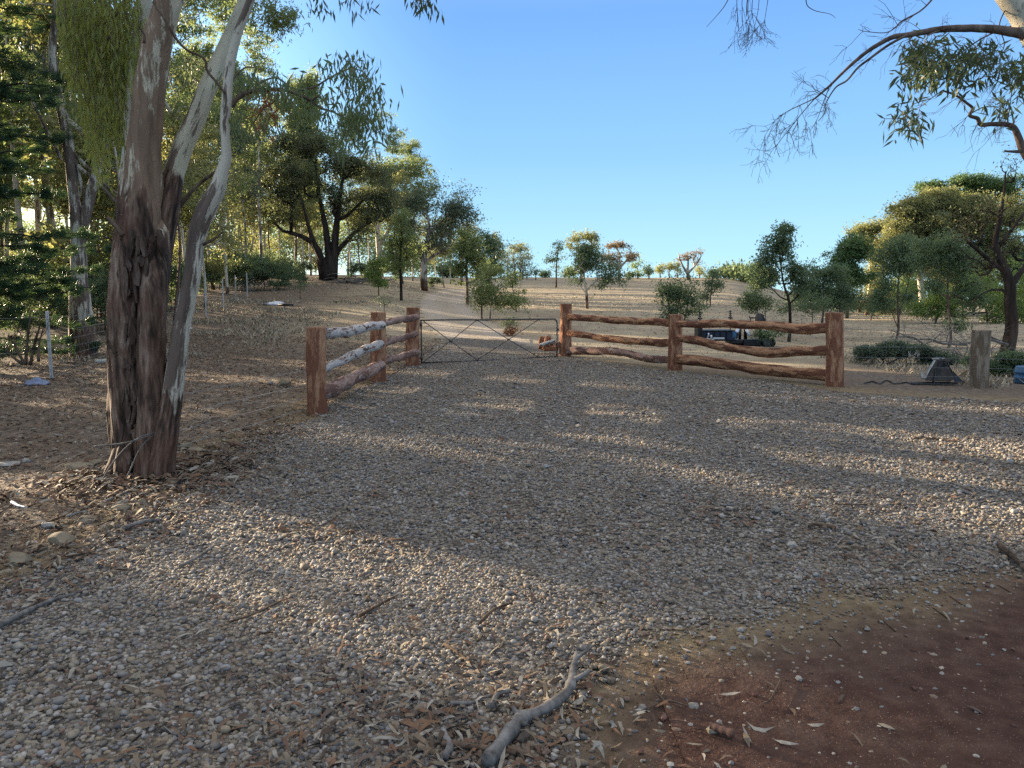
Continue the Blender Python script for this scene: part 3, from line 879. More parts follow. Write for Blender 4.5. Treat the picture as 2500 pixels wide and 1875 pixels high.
tops.append(near_stem(mb, [(384, 690, 6.78), (396, 580, 6.85), (409, 510, 6.92), (424, 430, 7.05), (448, 355, 7.1), (478, 290, 7.15), (500, 230, 7.2), (527, 169, 7.25), (562, 90, 7.3), (600, 0, 7.35), (650, -120, 7.4), (760, -380, 7.5), (860, -640, 7.6)],
          [26, 29, 28, 25, 24, 23, 22, 21, 18, 16, 14, 11, 7], 170, 32, .035, 5))
part('limb', mb.mesh('limb', True, b0), M['gumB2'], gt)
mb = MB()
tops.append(near_stem(mb, [(392, 1190), (396, 1120), (406, 1060), (420, 975), (432, 880), (443, 800), (456, 735), (470, 665), (477, 600), (488, 550), (505, 510), (528, 465), (541, 425), (552, 385), (550, 340), (549, 295), (554, 240), (560, 170), (578, 90), (612, 0), (650, -120), (700, -300), (720, -560)],
          [34, 32, 28, 24, 22, 20, 20, 20, 20, 22, 23, 20, 15, 12, 11, 11, 12, 11, 10, 9, 8, 7, 5], 260, 36, .08, 7, 6.6))
part('limb', mb.mesh('limb', True, b0), M['gumC2'], gt)
mb = MB()
tops.append(near_stem(mb, [(306, 560, 6.95), (307, 470, 7.0), (311, 380, 7.05), (318, 280, 7.1), (332, 170, 7.15), (346, 60, 7.2), (352, -40, 7.2), (340, -260, 7.3), (300, -560, 7.4)], [13, 14, 13, 14, 17, 19, 18, 15, 9], 140, 26, .08, 9))
part('limb', mb.mesh('limb', True, b0), M['gumB'], gt)
# dead vine-like branch in front, broken stubs, hanging shoots
def stickmesh(mb, pts, r0, r1, n=24, d=D0, sides=7, bump=.12, seed=0):
    q = smooth_path(PP(pts, d), n)
    V, F, F3 = tube(q, np.linspace(r0, r1, n), sides, True, bump, 14, 1, seed); mb.add(V, F, F3)
mb = MB(); stickmesh(mb, [(376, -30), (378, 10), (397, 38), (426, 89), (456, 122), (498, 143), (506, 173), (528, 200), (549, 228)], .012, .010, 50, 6.55); part('branch', mb.mesh('branch', True, b0), M['stickb'], gt)
mb = MB(); stickmesh(mb, [(338, 62), (352, 85), (352, 105)], .006, .012, 10, 6.5); part('broken_stub', mb.mesh('branch', True, b0), M['stickb'], gt)
mb = MB(); stickmesh(mb, [(262, 530), (285, 555), (300, 575)], .016, .022, 10, 6.45); part('broken_stub', mb.mesh('branch', True, b0), M['stickb'], gt)
mb = MB(); stickmesh(mb, [(255, 808), (268, 840), (284, 862)], .006, .02, 10, 6.5); part('broken_stub', mb.mesh('branch', True, b0), M['stickb'], gt)
mb = MB(); stickmesh(mb, [(258, 835), (272, 850), (286, 868)], .005, .016, 10, 6.5); part('broken_stub', mb.mesh('branch', True, b0), M['stickb'], gt)
mb = MB(); stickmesh(mb, [(425, 520), (480, 455), (540, 410)], .022, .010, 20, 7.0); part('broken_stub', mb.mesh('branch', True, b0), M['stickb'], gt)
mb = MB(); stickmesh(mb, [(490, 600), (520, 585), (545, 565)], .014, .006, 12, 6.6); part('broken_stub', mb.mesh('branch', True, b0), M['stickb'], gt)
# loose bark ribbons and plates standing off the stocking
mb = MB()
for _ in range(150):
    px = rng.uniform(288, 400); py = rng.uniform(560, 1120)
    dd = D0 - .20 - .03 * math.cos((px - 340) / 40.)
    L_ = rng.uniform(.05, .22); w_ = rng.uniform(.008, .026)
    c = P(px, py, dd - .055 + .0016 * abs(px - 338)); lean = rng.normal(0, .12)
    q = A([c, c + A([lean * L_ * .5, -.004, -L_ * .5]), c + A([lean * L_, -.016 * rng.random(), -L_])])
    wv = A([w_, rng.normal(0, .01), 0])
    V = np.concatenate([q - wv * A([[.5], [1], [.4]]), q + wv * A([[.5], [1], [.4]]), q - wv * .5 + A([0, .05, 0]), q + wv * .5 + A([0, .05, 0])])
    mb.add(V, A([[0, 3, 4, 1], [1, 4, 5, 2], [0, 1, 7, 6], [3, 9, 10, 4], [4, 10, 11, 5], [1, 2, 8, 7]]))
part('loose_bark', mb.mesh('loose_bark', False, b0), m_bark('shed bark', (.03, .02, .016), (.085, .058, .045), (.17, .13, .105), 12, .3, .5, .01), gt)
# the branch that reaches right across the sky, with its leaves
br = [([(565, 262), (580, 240), (614, 222), (650, 220), (681, 218), (719, 227), (753, 243), (787, 265), (812, 273), (840, 287)], .020, .005),
      ([(719, 227), (732, 221), (750, 217), (770, 212), (795, 196), (829, 177), (862, 165)], .010, .004),
      ([(829, 177), (842, 160), (852, 142)], .005, .003), ([(762, 245), (775, 236), (790, 245), (802, 255), (830, 252)], .007, .004),
      ([(862, 165), (888, 178), (905, 205), (918, 240)], .004, .002), ([(840, 287), (862, 292), (885, 300)], .004, .002),
      ([(614, 222), (640, 200), (672, 190), (700, 205), (714, 216)], .008, .004), ([(560, 200), (600, 165), (640, 170)], .008, .003),
      ([(681, 218), (672, 245), (640, 270), (620, 300)], .007, .003), ([(840, 180), (855, 205), (850, 240), (862, 280)], .004, .002)]
mb = MB()
for i, (pts, a, b) in enumerate(br):
    stickmesh(mb, pts, a * 1.25, b * 1.2, 30, 6.9, 7, .1, i)
    if i in (7,): part('branch', mb.mesh('branch', True, b0), M['limb'], gt); mb = MB()
part('branch', mb.mesh('branch', True, b0), M['limb'], gt)
def sprays(spots, d, L, W, n_per, droop=1.7, rr=.065):
    out = []
    for px, py, rx, ry, k in spots:
        u = rng.normal(0, 1, (k, 2)) * .48
        cc = A([P(px + a * rx, py + b * ry, d + rng.normal(0, .25)) for a, b in u])
        for c in cc:
            n = int(n_per * rng.uniform(.5, 1.5)) + 1
            out.append(c + rng.normal(0, 1, (n, 3)) * A([rr, rr, rr * .8]))
    return leaf_quads(np.concatenate(out), L, W, droop)
V, F = sprays([(868, 172, 38, 45, 16), (890, 230, 34, 55, 24), (868, 290, 32, 45, 26), (915, 315, 22, 40, 12), (840, 320, 18, 30, 8), (765, 282, 24, 26, 9), (805, 235, 20, 35, 8),
               (798, 165, 16, 16, 5), (645, 205, 40, 22, 14), (705, 245, 26, 26, 10), (712, 205, 22, 14, 6), (590, 205, 30, 30, 9), (590, 300, 35, 40, 8), (660, 305, 26, 25, 6), (730, 255, 22, 28, 8)], 6.9, .10, .019, 9)
part('foliage', mesh_np('foliage', V - b0, [F], False), M['leaf_near'], gt)
V, F = sprays([(655, 250, 40, 40, 14), (640, 290, 30, 20, 4)], 6.95, .09, .014, 10, .8)
part('dead_foliage', mesh_np('dead_foliage', V - b0, [F], False), M['rust'], gt, 'rust brown dead leaves on the reaching branch')
V, F = sprays([(1045, 8, 12, 16, 6), (1040, -10, 26, 16, 6), (868, 2, 40, 10, 7), (790, 6, 18, 12, 5)], 6.9, .1, .018, 6)
part('foliage', mesh_np('foliage', V - b0, [F], False), M['leaf_dark'], gt)
mb = MB()
stickmesh(mb, [(700, -300), (860, -120), (980, -50), (1050, -12), (1044, 4)], .02, .003, 24, 6.8)
stickmesh(mb, [(700, -300), (760, -110), (860, -22), (880, -2)], .02, .003, 20, 6.85)
part('branch', mb.mesh('branch', True, b0), M['limb'], gt)
# curtain of hanging yellow-green foliage, upper left
cur = []
def curtain(n, poly, d0, d1):
    X = []
    while len(X) < n:
        px, py = rng.uniform(140, 345), rng.uniform(-60, 380)
        lo = np.interp(px, [140, 165, 190, 210, 235, 260, 300, 325, 345], [20, 150, 180, 300, 365, 330, 300, 250, 120])
        if py < lo - 12 * rng.random() and fbm(A([[px / 34., py / 90., 3.]]), 2, 5)[0] > -.30 - .25 * (py < 120):
            X.append((px, py, rng.uniform(d0, d1)))
    return X
X = curtain(760, None, 6.9, 7.9)
strand = MB(); lc = []
for px, py, d in X:
    c = P(px, py, d); L_ = rng.uniform(.15, .45)
    k = int(L_ / .035)
    t = np.linspace(0, 1, k)[:, None]
    lc.append(c + A([0, 0, -1]) * t * L_ + rng.normal(0, .018, (k, 3)))
    if rng.random() < .5:
        V, F, F3 = tube(A([c + A([0, 0, .12]), c + A([.01, 0, -L_ * .5]), c + A([0, 0, -L_])]), .0018, 3, False); strand.add(V, F)
for pts in ([(350, -60), (280, -20), (210, 10), (160, 20)], [(320, 60), (270, 90), (215, 130), (170, 170)], [(330, 200), (290, 190), (250, 230), (235, 300)], [(345, -40), (300, 20), (250, 60), (200, 60)]):
    stickmesh(strand, pts, .014, .003, 20, 7.3)
V, F = leaf_quads(np.concatenate(lc), .10, .020, 3.2)
part('hanging_foliage', mesh_np('hanging_foliage', V - b0, [F], False), M['mistle'], gt, 'yellow green curtain of drooping leaves')
part('twigs', strand.mesh('twigs', True, b0), M['limb'], gt)
# the crown above the frame
cl = lobe_clumps([(P(430, -560, 7), (1.8, 1.8, .9), 34), (P(760, -700, 7.4), (1.6, 1.6, .8), 26), (P(230, -480, 7), (1.1, 1.4, .8), 16), (P(640, -420, 7.2), (1.0, 1.2, .5), 12)])
tb = skeleton([(q[-30:], r[-30:]) for q, r in tops], cl, .007, .3)
part('crown_wood', wood_mesh('crown_wood', tb, b0), M['limb'], gt)
V, F = leaf_quads(np.concatenate([clump_points(c, .34, 90) for c in cl]), .13, .026, .8)
part('crown', mesh_np('crown', V - b0, [F], False), M['leaf_near'], gt)

# ------------------------------------------------------------------ overhanging gum at the upper right (its trunk stands just outside)
DR = 7.0
bR = A([5.75, DR, Tz(5.75, DR)])
rt = root('overhanging_gum_tree', bR, 'gum beside the drive whose pale limb and twigs hang in from the upper right', 'tree')
mb = MB()
q, r = smooth_path([bR - A([0, 0, .2]), bR + A([.05, 0, 1.2]), bR + A([.1, 0, 2.6]), P(2640, 420, DR), P(2560, 150, DR), P(2500, 40, DR), P(2440, -40, DR), P(2330, -200, DR), P(2200, -420, DR)], 120, [.24, .2, .17, .15, .13, .11, .09, .07, .04])
V, F, F3 = tube(q, r, 28, True, .06, 7, .3, 4); mb.add(V, F, F3)
part('trunk', mb.mesh('trunk', True, bR), M['gumB'], rt)
mb = MB()
def pxlimb(pts, r0, r1, n=60, d=DR, seed=0, sides=9):
    q = smooth_path(PP(pts, d), n)
    V, F, F3 = tube(q, np.linspace(r0, r1, n) if not hasattr(r0, '__len__') else np.interp(np.linspace(0, 1, n), np.linspace(0, 1, len(r0)), r0), sides, True, .08, 16, 1, seed); mb.add(V, F, F3)
    return q
l1 = pxlimb([(2560, 120), (2525, 98), (2500, 84), (2464, 77), (2422, 71), (2362, 69), (2301, 71), (2256, 78), (2211, 86), (2181, 90), (2151, 105), (2120, 124), (2090, 148), (2060, 175), (2024, 211), (1990, 240)], [.06, .045, .034, .028, .023, .018, .013, .008], .0, 150)
l1b = pxlimb([(2215, 86), (2190, 98), (2160, 116), (2125, 142), (2095, 165), (2068, 196), (2040, 214), (2016, 253), (2014, 275), (1998, 296)], [.011, .012, .010, .008, .004, .003], 0, 70, DR - .03, 3)
l2 = pxlimb([(2300, -40), (2274, 0), (2245, 28), (2202, 51), (2185, 68), (2160, 80), (2115, 77), (2095, 72)], .009, .002, 40, DR)
l3 = pxlimb([(2620, 500), (2540, 420), (2500, 371), (2488, 340), (2476, 313), (2458, 304), (2422, 303), (2395, 304), (2386, 289), (2368, 282), (2374, 265), (2362, 253), (2332, 232), (2301, 221)], [.05, .034, .024, .02, .016, .012, .008], .0, 110, DR, 5)
l3b = pxlimb([(2300, 221), (2271, 241), (2241, 250), (2223, 262), (2214, 290), (2205, 305)], .004, .0016, 30, DR)
l3c = pxlimb([(2374, 275), (2400, 262), (2425, 260), (2450, 268)], .006, .002, 20, DR)
l4 = pxlimb([(2462, 10), (2440, 60), (2452, 110), (2430, 150), (2412, 200), (2410, 230)], .006, .0015, 40, DR)
l5 = pxlimb([(2480, 60), (2430, 78), (2390, 98), (2362, 118), (2330, 140), (2300, 160), (2288, 210)], .008, .002, 40, DR + .1)
l6 = pxlimb([(2500, 369), (2478, 370), (2452, 369)], .02, .008, 12, DR)
l7 = pxlimb([(2264, 86), (2290, 76), (2310, 70)], .006, .009, 10, DR - .05)
l8 = pxlimb([(2560, 300), (2520, 180), (2490, 150), (2460, 180), (2435, 195)], .012, .002, 30, DR)
l9 = pxlimb([(2458, 304), (2466, 260), (2472, 220), (2496, 180)], .005, .002, 20, DR)
# fractal dead twigs
def twig(p, d, L, r, lvl, ax=0.55, grav=-.25):
    n = 6; q = [p]; dd = d / np.linalg.norm(d)
    for i in range(n):
        dd = dd + rng.normal(0, .15, 3) * A([1, .6, 1]) + A([0, 0, grav * .12]); dd /= np.linalg.norm(dd)
        q.append(q[-1] + dd * L / n)
    q = A(q); V, F, F3 = tube(q, np.linspace(r, max(r * .45, .0011), n + 1), 4, False); mb.add(V, F)
    if lvl > 0:
        for _ in range(rng.integers(2, 5)):
            i = rng.integers(1, n + 1); s = dd + rng.normal(0, ax, 3) * A([1, .7, 1])
            twig(q[i], s, L * rng.uniform(.4, .7), max(r * .6, .0012), lvl - 1, ax, grav)
for Q, a, b, k, lv, Ls in ((l1, 20, 95, 6, 2, .30), (l1, 95, 148, 5, 2, .28), (l1b, 20, 68, 5, 2, .26), (l2, 5, 38, 8, 1, .26), (l3, 40, 108, 10, 1, .3), (l3b, 5, 28, 6, 1, .2), (l4, 5, 38, 6, 1, .2), (l5, 5, 38, 8, 1, .25), (l8, 5, 28, 6, 2, .3), (l9, 2, 18, 8, 2, .32)):
    for _ in range(k):
        i = rng.integers(a, b); s = 1 if rng.random() < .45 else -1
        twig(Q[i], A([-.7, rng.normal(0, .5), s * rng.uniform(.3, 1)]), Ls * rng.uniform(.5, 1.3), .0028, lv)
pxlimb([(1990, 240), (1978, 253), (1949, 287), (1925, 318), (1900, 350), (1890, 376)], .005, .0016, 30, DR)
pxlimb([(1990, 240), (1953, 257), (1919, 274), (1890, 297), (1868, 330)], .005, .0016, 30, DR)
pxlimb([(2024, 214), (2010, 250), (1995, 291), (1975, 325)], .004, .0014, 24, DR)
for c0 in ((1949, 287), (1925, 318), (1900, 350), (1953, 257), (1919, 274), (1890, 297), (1868, 330), (2010, 250), (1995, 291), (1975, 310), (1935, 300), (1905, 290)):
    for _ in range(2):
        twig(P(c0[0], c0[1], DR), A([-.4 + rng.normal(0, .5), rng.normal(0, .4), -1]), rng.uniform(.12, .28), .0022, 2)
part('limb', mb.mesh('limb', True, bR), M['limb'], rt)
# second bunch of hanging dead twigs, top centre right
mb = MB()
pxlimb([(2330, -200), (2150, -230), (1960, -150), (1860, -70), (1828, -10), (1822, 40)], .02, .003, 50, DR)
pxlimb([(1960, -150), (1850, -90), (1790, -20), (1765, 20), (1725, 66)], .008, .0016, 40, DR)
pxlimb([(2050, -190), (1980, -60), (1968, 2), (1985, 24), (2025, 34), (2040, 44)], .006, .0014, 40, DR)
for x0 in (1800, 1812, 1825, 1836, 1850, 1870):
    q_ = pxlimb([(1870, -80), (x0 + 6, -20), (x0, 30), (x0 + rng.uniform(-14, 14), 75)], .004, .0016, 24, DR)
    for _ in range(3):
        twig(q_[rng.integers(8, 23)], A([rng.normal(0, .5), rng.normal(0, .3), -1]), rng.uniform(.12, .30), .002, 2)
part('twigs', mb.mesh('twigs', True, bR), M['stickb'], rt)
V, F = sprays([(2250, 118, 32, 22, 20), (2240, 150, 28, 34, 20), (2225, 185, 18, 22, 9), (2290, 150, 30, 28, 14), (2310, 190, 24, 22, 8), (2340, 125, 30, 18, 10), (2380, 130, 36, 20, 14), (2405, 125, 16, 24, 8), (2348, 172, 14, 8, 5), (2360, 215, 14, 16, 5),
               (2383, 172, 12, 14, 4), (2208, 283, 13, 18, 9), (2225, 302, 14, 12, 6), (2257, 300, 12, 14, 2), (2445, 256, 18, 14, 8), (2490, 170, 22, 28, 12), (2498, 205, 14, 26, 8), (2445, 190, 16, 16, 6), (2498, 135, 12, 14, 5)], DR, .115, .020, 9, .9, .07)
part('foliage', mesh_np('foliage', V - bR, [F], False), M['leaf_dark'], rt)
V, F = sprays([(2290, 165, 32, 22, 11), (2262, 180, 22, 20, 6), (2492, 160, 10, 10, 3)], DR - .1, .11, .020, 9, .9, .07)
part('foliage', mesh_np('foliage', V - bR, [F], False), M['leaf_near'], rt)
cl = lobe_clumps([(A([7.5, 8.0, 6.8]), (2, 2, 1.2), 26), (A([5.2, 8.0, 7.2]), (1.4, 1.5, .8), 12)])
tb = skeleton([(q[-30:], r[-30:])], cl, .008, .4)
part('crown_wood', wood_mesh('crown_wood', tb, bR), M['limb'], rt)
V, F = leaf_quads(np.concatenate([clump_points(c, .45, 90) for c in cl]), .14, .028, .8)
part('crown', mesh_np('crown', V - bR, [F], False), M['leaf_near'], rt)

# ------------------------------------------------------------------ pale gum behind the fence, and the pine
D2 = 20.
x2 = P(193, 700, D2)[0]; b2 = A([x2, D2, Tz(x2, D2)])
g2 = root('pale_gum_tree', b2, 'tall mottled gum just behind the wire fence, forked low with a broken pale stem', 'tree')
mb = MB()
def st2(pts, rp, n=90, sides=16, seed=0, zfix=False):
    w = PP(pts, D2)
    if zfix: w[0] = b2 - A([0, 0, .2])
    q, r = smooth_path(w, n, A(rp) * D2 / FPX); V, F, F3 = tube(q, r, sides, True, .10, 3, .3, seed); mb.add(V, F, F3); return q, r
t1 = st2([(200, 800), (196, 740), (193, 690), (192, 620), (190, 548), (181, 485), (170, 380), (157, 295), (136, 211), (127, 127), (134, 63), (137, 0), (125, -90), (150, -220)], [34, 24, 20, 18, 17, 12, 12, 12, 11, 9, 9, 8, 7, 4], 140, 20, 1, True)
t2 = st2([(196, 600), (203, 555), (215, 498), (232, 430), (253, 371), (271, 322)], [12, 12, 12, 10, 9, 4], 60, 14, 2)
t3 = st2([(172, 385), (200, 415), (240, 445), (288, 500), (320, 530)], [5, 5, 4, 3, 2], 40, 8, 3)
t4 = st2([(168, 360), (205, 400), (262, 455), (300, 480)], [4, 4, 3, 1.5], 40, 8, 4)
t5 = st2([(150, 390), (120, 330), (80, 250), (60, 190)], [4, 4, 3, 2], 40, 8, 5)
t6 = st2([(210, 500), (196, 440), (186, 395), (176, 370)], [4, 4, 4, 3], 20, 8, 5)
part('trunk', mb.mesh('trunk', True, b2), M['gumC'], g2)
cl = lobe_clumps([pxl(110, -60, 150, 90, D2, 20), pxl(40, 130, 60, 90, D2, 14), pxl(200, 330, 30, 60, D2, 5), pxl(470, 20, 80, 40, D2 + 1, 9), pxl(560, 0, 90, 30, D2 + 1, 10), pxl(440, 260, 60, 40, D2 + 1, 9), pxl(680, 60, 45, 45, D2 + 2, 15), pxl(410, 150, 25, 60, D2 + 1, 5)])
tb = skeleton([(t1[0][60:], t1[1][60:]), (t3[0], t3[1]), (t5[0], t5[1]), (t4[0], t4[1])], cl, .012, .6, .5, .1, .14, .4)
part('branches', wood_mesh('branches', tb[4:], b2), M['gumB'], g2)
V, F = leaf_quads(np.concatenate([clump_points(c, .55, 110) for c in cl]), .15, .034, .8)
part('crown', mesh_np('crown', V - b2, [F], False), M['gum_green'], g2)

Dp = 17.2
bp = A([-13.2, Dp, Tz(-13.2, Dp)])
pt = root('pine_tree', bp, 'dark green pine with layered boughs at the left edge, behind the fence', 'tree')
mb = MB(); nc = []
q = A([bp - A([0, 0, .2]), bp + A([.1, 0, 5]), bp + A([0, 0, 13.5])]); V, F, F3 = tube(smooth_path(q, 40), np.linspace(.24, .04, 40), 14, True, .05, 4, .3, 1); mb.add(V, F, F3)
for z in np.arange(.7, 13., .42):
    nbh = 6
    for k in range(nbh):
        if 2.6 < z < 4.1 and k % 3: continue
        az = rng.uniform(0, 6.283); Lb = np.interp(z, [0, 3, 8, 13.5], [3.0, 3.5, 3.4, .6]) * rng.uniform(.7, 1.12)
        d = A([math.cos(az), math.sin(az), rng.uniform(-.08, .22)])
        s = bp + A([0, 0, z + rng.uniform(-.2, .2)])
        m = 10; t = np.linspace(0, 1, m)[:, None]
        qq = s + d * Lb * t + A([0, 0, 1]) * (-.5 * t + .42 * t ** 2) * Lb * .35 + rng.normal(0, .025, (m, 3))
        V, F, F3 = tube(qq, np.linspace(.03, .008, m), 5, False); mb.add(V, F)
        for j in range(30):
            t_ = rng.uniform(.3, 1.0) ; i = min(m - 1, int(t_ * m)); side = rng.normal(0, .42 * (1.25 - t_) + .08)
            w = np.cross(d, A([0, 0, 1])); nc.append((qq[i] + w * side + A([0, 0, rng.normal(0, .06)]), d + w * side * 1.2 + A([0, 0, .25])))
part('trunk', mb.mesh('trunk', True, bp), M['darkbark'], pt)
def needles(nc, per, L, W):
    c = np.repeat(A([a for a, _ in nc]), per, 0); d0 = np.repeat(A([b for _, b in nc]), per, 0)
    n = len(c); c = c + rng.normal(0, .05, (n, 3)) * A([1, 1, .6]) - d0 * rng.uniform(0, .16, (n, 1))
    d = d0 / np.linalg.norm(d0, axis=1)[:, None] + rng.normal(0, .55, (n, 3)); d /= np.linalg.norm(d, axis=1)[:, None]
    w = np.cross(d, rng.normal(0, 1, (n, 3))); w /= np.linalg.norm(w, axis=1)[:, None]
    l = L * rng.uniform(.6, 1.2, (n, 1))
    V = np.stack([c - w * W / 2, c + w * W / 2, c + d * l], 1).reshape(-1, 3)
    return V, (np.arange(n) * 3)[:, None] + A([[0, 1, 2]])
V, F = needles(nc, 85, .14, .016)
part('needles', mesh_np('needles', V - bp, [F], False), M['pine'], pt)

# ------------------------------------------------------------------ trees across the scene, each placed where it stands
GUMS = dict(cr=.9, L=.24, W=.09)
# the wide spreading tree left of centre
ptree('spreading_tree', 'wide dark spreading tree with several black trunks left of the track', 'tree', 800, 60,
      [([(804, 690), (806, 640), (800, 600), (795, 556), (780, 480), (770, 400)], [13, 12, 9, 7, 4, 2]),
       ([(792, 682), (784, 640), (774, 606), (753, 585), (719, 570), (694, 566), (670, 545)], [12, 11, 9, 6, 5, 4, 2]),
       ([(790, 684, -.3), (788, 640, -.4), (765, 590, -1), (750, 540, -1.5), (735, 480, -2)], [12, 9, 6, 4, 2]),
       ([(812, 684), (815, 630), (818, 585), (825, 522), (832, 459), (845, 410)], [12, 11, 9, 7, 4, 2]),
       ([(812, 640), (830, 605), (850, 585), (871, 562), (900, 545), (930, 525)], [7, 6, 5, 4, 3, 2]),
       ([(822, 540), (850, 525), (875, 500), (902, 478)], [4, 4, 3, 2])],
      [(778, 345, 72, 44, 46), (702, 372, 58, 42, 34), (840, 385, 48, 38, 26), (880, 425, 70, 40, 44), (925, 470, 46, 44, 30), (760, 440, 95, 50, 60),
       (672, 450, 52, 60, 34), (700, 510, 60, 42, 26), (900, 520, 60, 42, 26), (830, 490, 60, 46, 24), (940, 505, 26, 46, 12), (890, 570, 26, 30, 6)],
      M['olive'], M['darkbark'], nleaf=200, cr=.8, L=.19, W=.085, rtip=.022, seg=.9, up=.1, jit=.14, shell=.35, flat=.5, bare=.12)
# tall gums behind it
ptree('gum_tree', 'tall pale-crowned gum standing behind the spreading tree', 'tree', 925, 76,
      [([(928, 680), (926, 620), (922, 560), (930, 480), (950, 430)], [8, 7, 6, 4, 2]), ([(926, 600), (960, 540), (985, 470), (1000, 430)], [5, 4, 3, 2])],
      [(940, 425, 55, 32, 30), (1000, 430, 52, 36, 34), (1035, 470, 34, 40, 24), (1000, 500, 50, 40, 26), (960, 480, 50, 40, 20)],
      M['gum_green'], M['gumW'], nleaf=130, cr=1.0, L=.26, W=.11, rtip=.02, seg=1.2, flat=.45)
ptree('gum_tree', 'dark blue-green gum with a spreading low limb on the slope right of the spreading tree', 'tree', 1036, 64,
      [([(1034, 678), (1034, 640), (1040, 600), (1048, 560), (1040, 510)], [9, 8, 6, 4, 2]), ([(1034, 645), (1056, 625), (1082, 612), (1100, 600)], [4, 4, 3, 1.5]),
       ([(1046, 570), (1080, 540), (1110, 510)], [4, 3, 2]), ([(1036, 620), (1010, 580), (985, 540)], [4, 3, 2])],
      [(1108, 498, 32, 20, 22), (1140, 520, 26, 20, 16), (1110, 548, 56, 26, 34), (1040, 540, 60, 44, 38), (1070, 590, 50, 28, 22), (995, 590, 40, 50, 22), (1000, 510, 34, 30, 18)],
      M['gum_blue'], M['gumC'], nleaf=130, cr=.8, L=.22, W=.09, rtip=.02, seg=.9, flat=.5)
ptree('gum_tree', 'pale thin-crowned gum behind the dark slope gum', 'tree', 1128, 95,
      [([(1124, 672), (1126, 620), (1140, 580), (1150, 560)], [4, 4, 3, 1.5])],
      [(1155, 562, 26, 16, 18), (1130, 572, 24, 20, 12), (1120, 600, 26, 26, 10)], M['gum_gold'], M['gumW'], nleaf=80, cr=.9, L=.26, W=.1, seg=1.2, flat=.45)
ptree('gum_tree', 'rounded yellow-green gum with a slim dark trunk beside the track', 'tree', 1141, 47,
      [([(1141, 735), (1140, 690), (1138, 650), (1140, 600)], [4, 3.5, 2.5, 1.5])],
      [(1140, 605, 30, 32, 26), (1152, 650, 38, 36, 30), (1118, 660, 22, 34, 14)], M['gum_green'], M['limb'], nleaf=150, cr=.55, L=.17, W=.07, rtip=.012, seg=.6, flat=.8)
ptree('gum_tree', 'darker gum pair top rising right of the rounded roadside gum', 'tree', 1190, 62,
      [([(1185, 700), (1186, 660), (1180, 620)], [4, 3, 2])],
      [(1178, 605, 28, 28, 22), (1205, 625, 24, 28, 22), (1195, 660, 34, 30, 22)], M['wattle'], M['limb'], nleaf=150, cr=.7, L=.2, W=.09, seg=.7, flat=.8)
ptree('sapling', 'bushy grey-green gum sapling directly behind the gate', 'tree', 1176, 35,
      [([(1174, 768), (1176, 740), (1182, 700), (1190, 660)], [2.4, 2.2, 1.6, 1]), ([(1196, 780), (1198, 750), (1202, 715)], [1.8, 1.6, 1])],
      [(1196, 670, 26, 30, 20), (1190, 712, 42, 30, 40), (1180, 738, 32, 16, 18), (1236, 730, 34, 28, 20), (1255, 748, 26, 16, 8)], M['gum_green'], M['gumW'], nleaf=72, cr=.42, L=.13, W=.05, rtip=.008, seg=.4, flat=.85)
ptree('sapling', 'thin open sapling to the right of the bushy one behind the gate', 'tree', 1262, 40,
      [([(1256, 752), (1254, 720), (1250, 690)], [1.8, 1.4, .8])],
      [(1254, 682, 22, 18, 12), (1258, 715, 16, 20, 8)], M['gum_green'], M['limb'], nleaf=70, cr=.34, L=.13, W=.05, rtip=.008, seg=.4)
ptree('sapling', 'little sapling with reddish lower leaves behind the gate bars', 'tree', 1250, 27,
      [([(1250, 830), (1250, 812), (1252, 790)], [1.2, 1, .6])],
      [(1250, 790, 22, 12, 12)], M['gum_green'], M['limb'], nleaf=46, cr=.2, L=.08, W=.03, rtip=.005, seg=.25, extra=('red_leaves', [(1246, 812, 13, 13, 12)], M['rust'], 50))
ptree('gum_tree', 'airy pale gum group tree on the skyline left of centre', 'tree', 1258, 118,
      [([(1256, 682), (1256, 650), (1252, 625)], [3, 2.5, 1.5]), ([(1268, 682), (1272, 650), (1280, 620)], [2.5, 2, 1]), ([(1238, 682), (1240, 650), (1240, 620)], [2, 1.6, 1])],
      [(1262, 612, 34, 12, 26), (1240, 628, 18, 18, 14), (1284, 630, 20, 20, 16), (1258, 650, 26, 18, 8)], M['gum_gold'], M['gumW'], nleaf=60, cr=.9, L=.28, W=.12, rtip=.025, seg=1.2, flat=.45)
ptree('bush', 'dark bushy tree at the foot of the airy skyline gums', 'bush', 1276, 112, [([(1276, 682), (1276, 660)], [2, 1])],
      [(1278, 660, 20, 20, 22), (1245, 662, 12, 22, 12)], M['gum_blue'], M['limb'], nleaf=90, cr=.9, L=.28, W=.13, seg=1.)
ptree('sapling', 'tiny rounded bush alone on the skyline between gum groups', 'bush', 1308, 110, [([(1308, 684), (1308, 668)], [1.6, 1])],
      [(1308, 666, 10, 12, 12)], M['wattle'], M['limb'], nleaf=70, cr=.6, L=.24, W=.1, seg=.8)
ptree('gum_tree', 'slender see-through young gum standing alone on the skyline', 'tree', 1358, 88,
      [([(1358, 690), (1358, 660), (1360, 630), (1364, 600)], [2.2, 2, 1.4, .8])],
      [(1364, 605, 12, 12, 12), (1358, 632, 22, 18, 18), (1350, 655, 20, 16, 8)], M['gum_green'], M['limb'], nleaf=50, cr=.6, L=.22, W=.09, rtip=.015, seg=.7)
ptree('gum_tree', 'golden-topped gum on the crest behind the dark young gum', 'tree', 1420, 104,
      [([(1418, 684), (1418, 640), (1424, 600)], [4, 3, 2])],
      [(1424, 582, 34, 10, 26), (1398, 600, 14, 14, 12), (1444, 595, 14, 14, 10)], M['gum_gold'], M['gumW'], nleaf=90, cr=.8, L=.28, W=.12, rtip=.02, seg=1.2, flat=.5)
